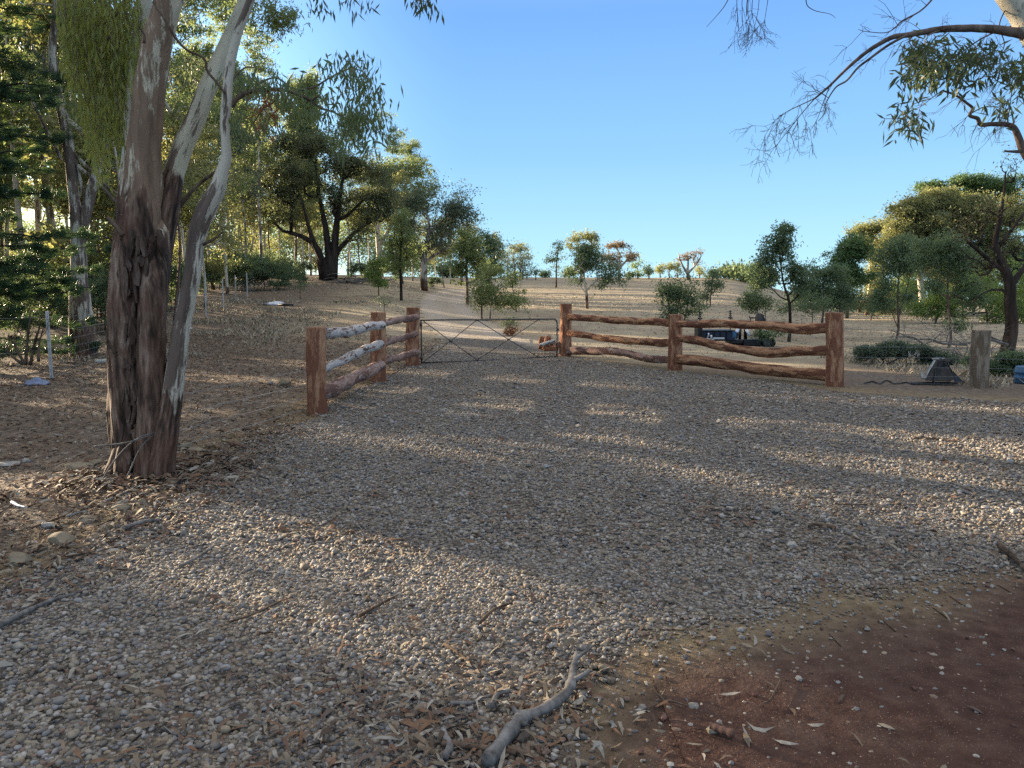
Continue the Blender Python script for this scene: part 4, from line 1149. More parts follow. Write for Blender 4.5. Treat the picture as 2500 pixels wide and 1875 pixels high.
ptree('gum_tree', 'dark bushy young gum with a pale crooked stem in the middle of the paddock', 'tree', 1434, 45,
      [([(1434, 752), (1432, 715), (1426, 680), (1424, 640), (1432, 605)], [4, 3.2, 2.4, 1.6, .8]), ([(1432, 710), (1450, 690), (1480, 670)], [2, 1.6, .8]), ([(1430, 715), (1418, 700), (1410, 680)], [1.4, 1.2, .6])],
      [(1430, 615, 28, 20, 34), (1452, 640, 26, 24, 30), (1420, 655, 26, 24, 26), (1470, 665, 26, 18, 18), (1500, 668, 20, 18, 14), (1480, 690, 34, 12, 14), (1408, 680, 18, 14, 8)], M['wattle'], M['gumW'], nleaf=95, cr=.36, L=.15, W=.06, rtip=.012, seg=.5, flat=.8)
ptree('gum_tree', 'reddish fan-shaped gum on the crest right of the dark young gum', 'tree', 1512, 108,
      [([(1512, 684), (1512, 650), (1514, 620)], [4, 3, 2]), ([(1512, 660), (1490, 630), (1484, 610)], [3, 2, 1]), ([(1512, 655), (1534, 630), (1540, 610)], [3, 2, 1])],
      [(1512, 602, 28, 8, 22), (1488, 630, 16, 18, 18), (1536, 628, 14, 16, 16), (1512, 632, 20, 22, 14)], M['redgum'], M['gumW'], nleaf=70, cr=.8, L=.28, W=.12, rtip=.028, seg=1.1, flat=.5)
for px, py, rx, ry, lb in ((1557, 656, 13, 17, 'bright green cone-shaped bush on the skyline'), (1584, 664, 9, 12, 'small grey-green bush right of the cone-shaped skyline bush'), (1537, 672, 6, 6, 'very low bush left of the cone-shaped skyline bush')):
    ptree('bush', lb, 'bush', px, 116, [([(px, 684), (px, py)], [2, 1])], [(px, py, rx, ry, 26)], M['wattleG'] if rx > 10 else M['wattle'], M['limb'], nleaf=60, cr=.6, L=.26, W=.12, seg=.8, shell=.2)
for px, py, rx, ry, lb in ((1612, 658, 11, 12, 'leftmost of the three little gums left of the bare fan-shaped tree'), (1634, 655, 11, 14, 'middle one of the three little gums left of the bare fan-shaped tree'), (1654, 657, 9, 13, 'rightmost of the three little gums left of the bare fan-shaped tree'), (1708, 664, 13, 10, 'low pale bush right of the bare fan-shaped tree')):
    ptree('gum_tree', lb, 'tree', px, 120, [([(px, 686), (px - 1, 668), (px, py)], [1.8, 1.4, .8])], [(px, py, rx, ry, 18)], M['gum_gold'], M['limb'], nleaf=60, cr=.7, L=.26, W=.11, seg=.8)
ptree('bare_gum_tree', 'nearly bare fan-shaped gum on the skyline', 'tree', 1682, 112,
      [([(1678, 690), (1679, 665), (1680, 640)], [5, 4, 2]), ([(1678, 668), (1662, 640), (1656, 618)], [3, 2, 1]), ([(1679, 668), (1700, 645), (1712, 625)], [3, 2, 1])],
      [(1682, 620, 30, 14, 40), (1662, 632, 14, 18, 14), (1704, 636, 14, 16, 14)], M['redgum'], M['gumC'], nleaf=26, cr=.5, L=.24, W=.09, rtip=.03, seg=.9, flat=.4, up=.05)
sb_ = [o for o in sc.objects if o.get('label', '').startswith('very low bush')][0]
for px, d, k_ in ((1092, 118, 1.2), (1110, 120, .9), (1330, 121, .7), (1390, 122, 1.), (1740, 121, .8), (1768, 120, 1.2), (1788, 118, .8), (1806, 117, 1.5), (1824, 115, 1.1), (1843, 113, 1.6), (1868, 110, 1.3)):
    x = P(px, 700, d)[0]; dup_tree(sb_, (x, d, Tz(x, d) - .1), px * .7, k_ * 1.6, 'tiny low scrub bush on the crest of the hill', 'tiny scrub bushes along the crest')
ptree('wattle_bush', 'big grey-green wattle bush standing behind the middle fence post', 'bush', 1652, 35,
      [([(1655, 790), (1655, 750), (1662, 710)], [2.4, 1.8, 1]), ([(1640, 785), (1632, 740), (1625, 700)], [2, 1.5, 1]), ([(1670, 785), (1680, 740), (1690, 700)], [2, 1.5, 1])],
      [(1625, 705, 26, 22, 22), (1642, 745, 34, 30, 36), (1668, 735, 28, 28, 26), (1690, 745, 24, 22, 16), (1640, 775, 26, 16, 16), (1675, 700, 18, 18, 6)], M['wattle'], M['limb'], nleaf=100, cr=.36, L=.12, W=.05, rtip=.008, seg=.4, flat=.85, shell=.2)
ptree('wattle_sapling', 'small layered wattle with twin thin stems up the slope', 'tree', 1735, 46,
      [([(1734, 757), (1735, 730), (1738, 690), (1742, 662)], [1.6, 1.4, 1, .5]), ([(1725, 755), (1726, 728), (1730, 700)], [1.2, 1, .6])],
      [(1742, 672, 10, 12, 10), (1735, 700, 26, 14, 24), (1728, 722, 20, 10, 14), (1750, 690, 14, 10, 8)], M['wattle'], M['limb'], nleaf=70, cr=.32, L=.14, W=.05, rtip=.008, seg=.4)
ptree('wattle_sapling', 'tall dark wattle sapling with a forked trunk behind the right log fence', 'tree', 1931, 26,
      [([(1932, 848), (1929, 800), (1927, 738), (1915, 700), (1909, 669), (1903, 610), (1900, 570)], [4.5, 4, 3.4, 2.6, 2, 1.3, .7]), ([(1928, 742), (1950, 720), (1975, 700), (1985, 680)], [2.4, 2, 1.4, .7]),
       ([(1927, 735), (1905, 725), (1880, 700), (1862, 690)], [2, 1.6, 1, .6]), ([(1912, 670), (1890, 640), (1875, 620)], [1.6, 1.1, .6])],
      [(1908, 575, 22, 16, 24), (1890, 600, 34, 18, 34), (1922, 615, 26, 22, 28), (1865, 630, 22, 20, 20), (1855, 672, 22, 22, 24), (1885, 665, 26, 22, 24), (1940, 672, 26, 24, 30), (1965, 690, 28, 18, 24), (1848, 700, 14, 14, 8), (1950, 722, 22, 10, 8)],
      M['wattle'], M['darkbark'], nleaf=85, cr=.20, L=.10, W=.04, rtip=.006, seg=.3, flat=.6)
ptree('wattle_sapling', 'low wattle sapling just left of the seat of the parked machine', 'tree', 1846, 28,
      [([(1848, 830), (1848, 790), (1850, 745)], [1.6, 1.3, .8]), ([(1872, 828), (1870, 790), (1868, 750)], [1.4, 1.1, .7])],
      [(1846, 735, 32, 12, 30), (1835, 752, 20, 8, 12), (1868, 740, 20, 12, 14)], M['wattle'], M['limb'], nleaf=80, cr=.22, L=.10, W=.04, rtip=.005, seg=.3, flat=.5)
ptree('wattle_sapling', 'short leafy wattle drooping over the machine track behind the top rail', 'bush', 1900, 23.7,
      [([(1890, 845), (1880, 830), (1872, 815)], [1.4, 1.2, .7])],
      [(1868, 822, 22, 12, 14), (1900, 812, 22, 9, 9)], M['wattle'], M['limb'], nleaf=80, cr=.2, L=.09, W=.035, rtip=.005, seg=.3, flat=.5)
ptree('wattle_sapling', 'slight bluish wattle between the forked sapling and the last log post', 'tree', 1982, 30,
      [([(1984, 815), (1984, 780), (1980, 745)], [1.4, 1.1, .7])],
      [(1975, 748, 32, 16, 22), (1910, 752, 30, 14, 16), (2004, 745, 20, 16, 14)], M['wattle'], M['limb'], nleaf=60, cr=.26, L=.10, W=.04, rtip=.005, seg=.3, flat=.6)
ptree('wattle_tree', 'broad layered green wattle behind the last log post', 'tree', 2010, 38,
      [([(2012, 780), (2012, 740), (2010, 690)], [3, 2.4, 1.4]), ([(2050, 785), (2052, 740), (2055, 700)], [3, 2.4, 1.4])],
      [(1995, 672, 34, 14, 34), (2040, 680, 32, 20, 36), (1990, 705, 36, 22, 40), (2035, 718, 40, 26, 46), (2065, 740, 30, 20, 24), (1960, 722, 20, 16, 14)],
      M['wattle'], M['limb'], nleaf=130, cr=.34, L=.12, W=.05, rtip=.008, seg=.5, flat=.45)
ptree('conifer', 'bright green conifer behind the broad wattle on the right', 'tree', 2072, 56,
      [([(2072, 775), (2072, 680), (2074, 600), (2076, 570)], [4, 3, 2, .8])],
      [(2078, 605, 26, 30, 34), (2060, 640, 38, 30, 50), (2084, 680, 42, 32, 50), (2040, 665, 26, 22, 20), (2104, 620, 22, 32, 20)], M['pineL'], M['limb'], nleaf=150, cr=.55, L=.2, W=.07, rtip=.015, seg=.7, flat=.45)
ptree('gum_tree', 'golden green tall gum with an airy top behind the bright conifer', 'tree', 2120, 66,
      [([(2128, 770), (2126, 680), (2124, 600), (2130, 565)], [6, 5, 3, 2]), ([(2126, 650), (2150, 600), (2165, 565)], [4, 3, 1.5])],
      [(2118, 562, 36, 12, 30), (2150, 555, 30, 12, 22), (2112, 592, 22, 22, 20), (2140, 630, 26, 50, 50), (2132, 700, 30, 44, 50), (2160, 600, 26, 26, 20)], M['gum_gold'], M['gumW'], nleaf=130, cr=.75, L=.2, W=.09, rtip=.02, seg=1., flat=.5)
ptree('wattle_tree', 'straight-stemmed dark wattle right of the golden gum', 'tree', 2194, 29,
      [([(2195, 838), (2194, 800), (2192, 740), (2194, 680), (2200, 620)], [3, 2.8, 2.4, 1.8, 1]), ([(2194, 775), (2205, 735), (2216, 700), (2224, 650)], [1.8, 1.6, 1.2, .7]), ([(2192, 800), (2178, 765), (2168, 740)], [1.4, 1, .5])],
      [(2200, 600, 34, 18, 34), (2170, 630, 30, 18, 26), (2225, 640, 32, 22, 32), (2190, 665, 40, 18, 28), (2165, 700, 26, 12, 18), (2155, 745, 30, 16, 24), (2215, 735, 20, 16, 10), (2140, 722, 18, 14, 10)],
      M['wattle'], M['limb'], nleaf=95, cr=.26, L=.105, W=.042, rtip=.006, seg=.4, flat=.45)
ptree('wattle_tree', 'tall thin-stemmed wattle left of the weathered post', 'tree', 2322, 24.5,
      [([(2324, 862), (2322, 820), (2314, 740), (2314, 680), (2312, 610)], [3.4, 3, 2.6, 2, 1]), ([(2316, 735), (2335, 700), (2350, 670)], [1.5, 1.1, .5]), ([(2314, 700), (2296, 685), (2280, 680)], [1.3, 1, .5])],
      [(2310, 600, 44, 24, 40), (2270, 630, 36, 22, 30), (2350, 640, 44, 26, 36), (2320, 665, 40, 18, 20), (2360, 700, 36, 24, 26), (2280, 700, 24, 14, 10), (2370, 745, 30, 24, 22), (2340, 790, 24, 16, 12), (2245, 610, 30, 20, 18)],
      M['wattle'], M['limb'], nleaf=95, cr=.24, L=.10, W=.04, rtip=.006, seg=.35, flat=.45)
ptree('gum_tree', 'large pale olive gum filling the right side behind the bare dark tree', 'tree', 2260, 62,
      [([(2250, 770), (2248, 690), (2240, 600), (2250, 540)], [8, 7, 5, 3]), ([(2246, 650), (2290, 590), (2330, 530)], [5, 4, 2]), ([(2246, 640), (2200, 590), (2170, 550)], [4, 3, 2])],
      [(2215, 520, 36, 24, 34), (2200, 560, 40, 30, 34), (2250, 500, 40, 22, 34), (2260, 560, 50, 40, 50), (2310, 500, 50, 34, 46), (2350, 560, 56, 44, 54), (2300, 620, 60, 40, 50), (2235, 640, 44, 40, 36), (2380, 500, 44, 36, 40), (2420, 560, 50, 50, 56), (2470, 600, 40, 60, 46), (2280, 590, 50, 40, 50), (2200, 620, 44, 40, 44), (2380, 640, 60, 40, 50), (2330, 540, 60, 40, 40), (2450, 520, 50, 40, 40), (2250, 540, 50, 30, 40), (2320, 580, 60, 50, 60), (2400, 600, 60, 50, 60), (2470, 650, 40, 60, 50), (2220, 580, 40, 40, 40), (2290, 660, 60, 40, 50), (2380, 540, 50, 50, 50)],
      M['gum_gold'], M['gumW'], nleaf=210, cr=.75, L=.19, W=.08, rtip=.02, seg=1., flat=.5)
ptree('pine_tree', 'rounded dark pine top rising above the pale olive gum at the right', 'tree', 2330, 72,
      [([(2330, 775), (2330, 600), (2330, 450)], [9, 7, 2])],
      [(2286, 460, 32, 18, 36), (2350, 448, 44, 18, 44), (2400, 468, 50, 28, 50), (2450, 470, 40, 36, 40), (2330, 480, 60, 20, 40), (2450, 500, 40, 30, 40), (2480, 540, 40, 40, 30)], M['pineL'], M['darkbark'], nleaf=160, cr=.7, L=.24, W=.08, rtip=.02, seg=1.2, flat=.6)
ptree('wattle_tree', 'sunlit lime-green shrubby tree low behind the thin-stemmed wattles', 'tree', 2290, 46,
      [([(2290, 790), (2290, 740)], [3, 1.6]), ([(2350, 790), (2350, 740)], [3, 1.6])],
      [(2285, 725, 34, 34, 40), (2330, 750, 40, 26, 36), (2250, 755, 34, 18, 24), (2380, 720, 40, 40, 40), (2430, 740, 40, 44, 40), (2215, 715, 22, 26, 16), (2480, 700, 36, 60, 36), (2490, 780, 30, 30, 20)], M['wattleG'], M['limb'], nleaf=110, cr=.5, L=.16, W=.07, rtip=.01, seg=.7, flat=.6)
ptree('shrub', 'brownish low scrub at the right end of the pale road', 'bush', 2130, 52,
      [([(2130, 780), (2130, 760)], [2, 1])], [(2120, 745, 40, 22, 40), (2190, 760, 40, 16, 30), (2075, 752, 20, 12, 14)], M['olive'], M['limb'], nleaf=80, cr=.5, L=.17, W=.06, seg=.7, shell=.2)
for px, d, lb, m, lo in ((2100, 74, 'shadowy grey-green wattle thicket behind the golden gum, lowest on the right', 'wattle', [(2060, 735, 40, 34, 40), (2110, 720, 50, 40, 56), (2160, 730, 40, 36, 40)]),
                     (2240, 70, 'deep green thicket between the straight-stemmed and thin-stemmed wattles', 'gum_green', [(2200, 720, 46, 46, 50), (2250, 690, 50, 50, 60), (2290, 740, 40, 30, 36)]),
                     (2380, 66, 'dense olive thicket behind the dark bare tree', 'gum_gold', [(2340, 700, 46, 50, 50), (2400, 690, 50, 60, 60), (2450, 730, 50, 40, 46)]),
                     (2500, 60, 'dark blue-green thicket cut by the right edge of the picture', 'wattle', [(2480, 680, 40, 70, 50), (2530, 700, 50, 70, 60), (2480, 750, 40, 26, 30)]),
                     (1975, 70, 'low grey thicket at the far side of the pale road', 'gum_blue', [(1960, 742, 36, 18, 30), (2010, 738, 36, 22, 34)])):
    ptree('thicket', lb, 'bush', px, d, [([(px, 775), (px, 740), (px + 5, 700)], [4, 3, 2])], lo, M[m], M['limb'], nleaf=120, cr=.75, L=.22, W=.09, rtip=.02, seg=1., flat=.7, shell=.2)
# dark, half-bare old tree at the right edge
ptree('dark_bare_tree', 'dark half-bare tree with crooked black trunk at the right edge', 'tree', 2468, 22,
      [([(2472, 860), (2470, 800), (2466, 740), (2466, 700), (2455, 660), (2430, 600), (2440, 540), (2450, 480), (2455, 420)], [17, 14, 13, 12, 10, 7, 5, 3, 1.5]),
       ([(2466, 700), (2488, 670), (2510, 640), (2560, 560)], [8, 7, 5, 3]), ([(2455, 665), (2410, 630), (2380, 605), (2360, 590)], [6, 5, 4, 2]), ([(2440, 600), (2470, 560), (2500, 520)], [5, 4, 3]),
       ([(2466, 725), (2440, 705), (2400, 715), (2372, 740)], [4, 3, 2, 1]), ([(2470, 850), (2440, 835), (2410, 822), (2390, 825)], [6, 5, 4, 2]), ([(2450, 640), (2440, 620), (2412, 600)], [5, 4, 2])],
      [(2450, 400, 60, 40, 110), (2470, 440, 50, 50, 60), (2440, 500, 70, 40, 60), (2400, 520, 60, 40, 80), (2380, 600, 50, 30, 30), (2490, 560, 40, 60, 40), (2340, 490, 40, 30, 16), (2400, 640, 60, 40, 50), (2360, 560, 50, 40, 40), (2470, 620, 40, 50, 40)],
      M['olive'], M['darkbark'], nleaf=2, cr=.25, L=.1, W=.035, rtip=.0075, seg=.28, up=.0, jit=.2, shell=.2, bare=.3, zpen=.6)

# ------------------------------------------------------------------ the woodland on the left: a few kinds, copied as whole trees
rng = np.random.default_rng(21)                          # the woodland keeps its shape whatever is changed above
def local_tree(h, th, spread, kind, leaf, bark, nl, seed_lobes, r0, label, bend=.3, rtip=.02, L=.24, W=.1, cr=.8):
    b = A([0., 0., 0.]); 
    top = A([rng.normal(0, bend), rng.normal(0, bend), h * .95])
    mid = A([rng.normal(0, bend), rng.normal(0, bend), h * .5])
    paths = [(A([b - A([0, 0, .3]), mid * .5 + A([.1, 0, 0]), mid, (mid + top) / 2, top]), [r0 * 1.25, r0, r0 * .8, r0 * .5, r0 * .15])]
    lobes = []
    for i in range(seed_lobes):
        z = rng.uniform(th, 1.) * h; a = rng.uniform(0, 6.283); rr = spread * rng.uniform(.2, .8) * (1.15 - .5 * z / h)
        lobes.append((A([math.cos(a) * rr, math.sin(a) * rr, z]) + top * .5 * z / h, (spread * .45, spread * .45, spread * .32), 7))
    return make_tree(kind, label, 'tree', b, paths, lobes, leaf, bark, nleaf=nl, cr=cr, L=L, W=W, rtip=rtip, seg=.9, flat=.55)

def fence_x(y):                                         # the wire fence on the left
    return np.interp(y, [4, 15, 19, 31, 42, 60, 90], [-8.2, -9.3, -10.25, -12.75, -14.9, -16.5, -17])

protos = []
kinds = [(13, .45, 2.6, 'gum_green', 'gumW', .17), (15, .5, 2.4, 'gum_green', 'gumW', .15), (11, .35, 2.8, 'gum_gold', 'gumW', .13), (14, .5, 3.0, 'gum_blue', 'gumC', .22),
         (9, .3, 2.4, 'gum_gold', 'limb', .09), (16, .55, 2.8, 'gum_green', 'gumC', .2), (7.5, .12, 2.0, 'gum_green', 'limb', .055), (6, .1, 1.9, 'gum_gold', 'limb', .05), (11, .36, 2.0, 'gum_green', 'gumW', .14), (12, .6, 2.0, 'gum_green', 'gumW', .15)]
kinds = [(a, b * .8, c, d, e, f * .72 if f > .1 else f) for a, b, c, d, e, f in kinds]
spots = []
def place(x, y, k, s=1.):
    spots.append((x, y, k, s))
# first rank, behind the fence and among the photographed trunks
for px, d, k, s in ((245, 30, 2, .9), (285, 27, 1, .9), (330, 36, 0, .95), (420, 30, 4, 1.), (455, 40, 1, 1.), (500, 34, 2, .85), (520, 48, 3, 1.), (555, 44, 0, .85), (598, 50, 3, .78), (575, 62, 1, .95), (640, 58, 5, .8), (650, 72, 0, .85),
                    (690, 80, 1, .8), (720, 70, 4, .9), (742, 92, 2, .9), (860, 84, 1, .8), (885, 70, 4, .8), (905, 92, 0, .8), (965, 82, 5, .7), (985, 70, 4, .8), (1008, 90, 1, .75), (1068, 88, 2, .6), (1085, 80, 4, .6), (1100, 94, 0, .5), (1210, 105, 2, .5), (850, 110, 3, .9), (760, 108, 5, .9),
                    (150, 32, 3, .9), (60, 28, 0, .9), (20, 36, 2, 1.), (100, 42, 5, 1.), (200, 46, 1, 1.), (380, 50, 2, 1.), (300, 56, 5, 1.), (470, 60, 0, 1.), (240, 66, 3, 1.), (540, 80, 5, 1.), (420, 80, 2, 1.), (620, 92, 3, 1.), (330, 90, 1, 1.1),
                    (265, 40, 4, 1.), (360, 64, 4, 1.2), (505, 70, 4, 1.2), (670, 64, 4, .9), (610, 70, 2, .9), (450, 100, 1, 1.), (180, 90, 0, 1.1), (90, 70, 2, 1.1), (720, 100, 3, .8), (795, 88, 4, .9), (935, 100, 3, .75), (1030, 98, 2, .65)):
    place(P(px, 700, d)[0], d, k, s * (.72 if 230 < px < 620 and d < 60 else 1.))
# the same woodland goes on to the left, outside the frame
OUT = [(-16, 15.5, 1, 1.), (-19, 10, 3, 1.), (-23, 18, 0, 1.), (-21, 24, 2, 1.), (-27, 12, 5, 1.), (-30, 20, 1, 1.), (-33, 27, 3, 1.), (-26, 6, 2, 1.), (-36, 14, 0, 1.), (-40, 22, 5, 1.), (-44, 31, 1, 1.), (-38, 36, 2, 1.), (-30, 34, 4, 1.2), (-48, 40, 0, 1.), (-55, 50, 3, 1.), (-60, 38, 1, 1.), (-52, 60, 5, 1.), (-45, 52, 2, 1.), (-65, 62, 0, 1.), (-58, 78, 3, 1.), (-42, 70, 1, 1.), (-34, 50, 5, .9), (-17, 21, 4, 1.)]
for a in OUT: place(*a)
r2 = np.random.default_rng(5)
for _ in range(400):                                    # young growth filling the woodland
    if len(spots) > 125: break
    px = r2.uniform(-60, 1090); d = r2.uniform(27, 105); x = P(px, 700, d)[0]
    if x > fence_x(d) - 1.5 or (px > 640 and d < 70) or (px > 1000 and d < 88): continue
    place(x, d, int(r2.integers(6, 8)), r2.uniform(.7, 1.2))
for _ in range(46):                                     # and outside the frame to the left
    y = r2.uniform(5, 62); x = -r2.uniform(.80 * y + 9, 30 + 1.1 * y)
    if x > fence_x(y) - 3: continue
    place(x, y, int(r2.choice([0, 1, 2, 3, 6, 7])), r2.uniform(.8, 1.2))
# rows of gums added, mostly out of view, to cut the sunlight into bars
hs = A([math.sin(SUN_AZ), math.cos(SUN_AZ)]); ns = A([-hs[1], hs[0]]) * -1
def cperp(x, y): return x * ns[0] + y * ns[1]
spots = [t for t in spots if not (t[0] < -.72 * t[1] and .8 < cperp(t[0], t[1]) < 15.5)]
gaps = [(18.2, .6), (21.6, .6), (25.2, .8), (29.5, .95), (34, 1.1), (39, 1.2), (44.5, 1.5), (51, 1.9), (59, 2.4), (68, 2.8), (79, 3.), (91, 3.5), (103, 3.5), (114, 4)]
spots = [t for t in spots if t[0] < -.72 * t[1] or t[2] < 6 or not any(abs(cperp(t[0], t[1]) - g) < w + .9 for g, w in gaps)]
spots = [t for t in spots if not (t[0] < -.72 * t[1]) or not any(abs(cperp(t[0], t[1]) - g) < w + 1.2 for g, w in gaps)]
r3 = np.random.default_rng(8)
for s_, ks, rr_ in ((23, (6, 7), 1.2), (40, (8,), 1.3), (50, (8,), 1.4)):
    for c0, c1 in ((-9, 2.3), (3.4, 6.0), (6.85, 7.4), (8.25, 8.9), (10.05, 12.6), (14.0, 16.8)):
        if s_ == 23 and c0 > 0: continue
        r_ = min(rr_, (c1 - c0) / 2); n_ = max(1, int(math.ceil((c1 - c0 - 2 * r_) / (r_ * 1.2))) + 1)
        for c_ in (np.linspace(c0 + r_, c1 - r_, n_) if n_ > 1 else [(c0 + c1) / 2]):
            k = int(r3.choice(ks)); p_ = c_ * ns + (s_ + r3.uniform(-2.5, 2.5)) * hs
            spots.append((p_[0], p_[1], k, (r_ / (kinds[k][2] * 1.12), (.72 if s_ == 40 else .82) if 3 < c_ < 5 else 1.05)))
for c_, s_ in ((2.7, 44), (3.3, 47), (3.0, 41), (2.8, 51), (3.25, 53), (2.2, 48), (1.0, 50), (-.2, 48), (-1.4, 50), (.4, 56)):                  # taller trees added out of view to shade the near right ground
    p_ = c_ * ns + s_ * hs; spots.append((p_[0], p_[1], 8, (.62, 2.08)))
for (g0, w0), (g1, w1) in zip(gaps[:10], gaps[1:11]):    # rows added again to shade the slope between the sun bars
    c0, c1 = g0 + w0 * .6, g1 - w1 * .6; r_ = min(1.9, (c1 - c0) / 2); n_ = int(math.ceil((c1 - c0 - 2 * r_) / (r_ * 1.3))) + 1
    for c_ in (np.linspace(c0 + r_, c1 - r_, n_) if n_ > 1 else [(c0 + c1) / 2]):
        for s_ in (62,):
            p_ = c_ * ns + (s_ + r3.uniform(-3, 3)) * hs
            if p_[0] < fence_x(p_[1]) - 2: spots.append((p_[0], p_[1], 8, (r_ / (kinds[8][2] * 1.12), 1.2)))
patch_pts = [(x, (c_ - .545 * x) / .839) for x in np.arange(-1.9, .15, .25) for c_ in (2.7, 2.95, 3.15)]
def in_way(t):
    x, y, k, s_ = t; sx, sz_ = s_ if isinstance(s_, tuple) else (s_, s_)
    if x > -.72 * y: return False
    h, th, sp = kinds[k][:3]; R_ = (sp * 1.08 + .2) * sx; z0 = Tz(x, y)
    for a, b in patch_pts:
        dx, dy = x - a, y - b; al = dx * hs[0] + dy * hs[1]; pe = abs(dx * ns[0] + dy * ns[1])
        if pe < R_ and al > 0 and z0 + (th * h - 1.3) * sz_ < al * math.tan(SUN_EL) < z0 + (h + .9) * sz_: return True
    return False
_n0 = len(spots); spots = [t for t in spots if not in_way(t)]; print('PATCH removed', _n0 - len(spots))
for c_, s_, z_ in ((1.9, 29, .65), (2.1, 33, .74), (2.0, 38, .87), (2.15, 46, 1.03), (4.1, 31, .69), (4.2, 36, .80), (4.1, 43, .94)):
    p_ = c_ * ns + s_ * hs; spots.append((p_[0], p_[1], 9, (1.2, z_)))  # wide high crowns added out of view to end the sun patch
for c_, s_ in ((1.5, 38), (1.65, 45), (1.4, 52), (.3, 44), (.5, 36)):
    p_ = c_ * ns + s_ * hs; spots.append((p_[0], p_[1], 8, (.36, 1.05)))  # more unseen gums added to keep the foreground in shade
first = {}
GRP = 'woodland gums behind the wire fence'
LBL = ['slender pale-trunked gum among the crowded woodland left of the track', 'tall thin gum among the crowded woodland left of the track', 'golden-leaved gum among the crowded woodland left of the track',
       'dark blue-green gum among the crowded woodland left of the track', 'small thin golden tree among the crowded woodland left of the track', 'tall mottled-trunked gum among the crowded woodland left of the track',
       'low leafy green young gum filling the woodland left of the track', 'low leafy golden young gum filling the woodland left of the track',
       'dense-crowned gum added to the woodland to block the sun', 'high-crowned gum added to the woodland to block the sun']  # these last two kinds are added only to block and shape sunlight
for i, (x, y, k, s) in enumerate(spots):
    z = Tz(x, y) - .05
    sz = None
    if isinstance(s, tuple): s, sz = s
    if k not in first:
        h, th, sp, lf, bk, r0 = kinds[k]
        t = local_tree(h, th, sp, 'woodland_gum', M[lf], M[bk], 300 if k == 9 else 140 if k == 8 else 88, 34 if k >= 8 else 13, r0, LBL[k])
        tag(t, group=GRP + ' (%s)' % LBL[k].split(' among')[0])
        t.location = (x, y, z); t.scale = (s, s, sz or s * rng.uniform(.9, 1.1)); t.rotation_euler = (0, 0, rng.uniform(0, 6.28)); first[k] = t
    else:
        dup_tree(first[k], (x, y, z), rng.uniform(0, 6.28), s if sz else s * rng.uniform(.9, 1.1), LBL[k], sz=sz)
# the far side of the woodland, one mass
rw = np.random.default_rng(4); c_ = []
for _ in range(1500):
    x = rw.uniform(-150, -12); y = 118 + rw.uniform(-6, 22) - .25 * (x + 12); h_ = rw.uniform(.2, 1) ** .7 * (9.5 + 3 * math.sin(x * .31) * math.sin(x * .12 + 1))
    if x > -22: h_ *= .6
    c_.append((x, y, h_))
c_ = A(c_); c_[:, 2] += T(c_[:, 0], c_[:, 1])
V, F = leaf_quads(np.repeat(c_, 60, 0) + rng.normal(0, 1, (len(c_) * 60, 3)) * A([1.3, 1.3, .9]), .5, .22, .3)
tag(part('distant_woods', mesh_np('distant_woods', V, [F], False), M['gum_green'], None), 'far edge of the woodland seen between the trunks', kind='stuff')
# wattle undergrowth along the fence
bk = make_tree('understorey_wattle', 'low grey-green wattle bush in the shade behind the wire fence', 'bush', (0, 0, 0), [(A([[0, 0, -.1], [.05, 0, .8], [.1, .1, 1.8]]), [.03, .025, .012]), (A([[.1, 0, -.1], [.5, .1, .6], [.9, .2, 1.2]]), [.02, .015, .01])],
               [(A([0, 0, 1.5]), (.8, .8, .7), 20), (A([.8, .2, 1.1]), (.7, .7, .5), 16), (A([-.7, .2, .9]), (.7, .7, .5), 16), (A([.1, -.5, .6]), (.9, .6, .4), 14)], M['wattle'], M['limb'], nleaf=90, cr=.34, L=.13, W=.05, rtip=.008, seg=.4, shell=.2, group='low wattle bushes along the wire fence')
bsp = [(470, 44, 1.), (505, 46, .9), (535, 48, 1.), (565, 50, 1.1), (590, 47, 1.), (620, 48, 1.1), (645, 47, 1.), (680, 48, .9), (705, 50, .8), (730, 52, .6), (440, 38, 1.), (250, 26, 1.), (232, 30, 1.2), (270, 33, 1.2), (415, 34, 1.1), (60, 24, 1.), (120, 27, 1.1), (20, 30, 1.3), (340, 44, 1.2), (690, 62, 1.), (640, 60, 1.2), (600, 58, 1.2), (560, 58, 1.3), (870, 66, .8), (900, 68, .8), (960, 70, .9), (500, 55, 1.3), (455, 52, 1.3), (400, 48, 1.3), (1060, 70, .6), (740, 66, .8)]
for i, (px, d, s) in enumerate(bsp):
    x = P(px, 700, d)[0]
    if i == 0:
        bk.location = (x, d, Tz(x, d)); bk.scale = (s, s, s)
    else:
        dup_tree(bk, (x, d, Tz(x, d) - .03), rng.uniform(0, 6.28), s, bk['label'])
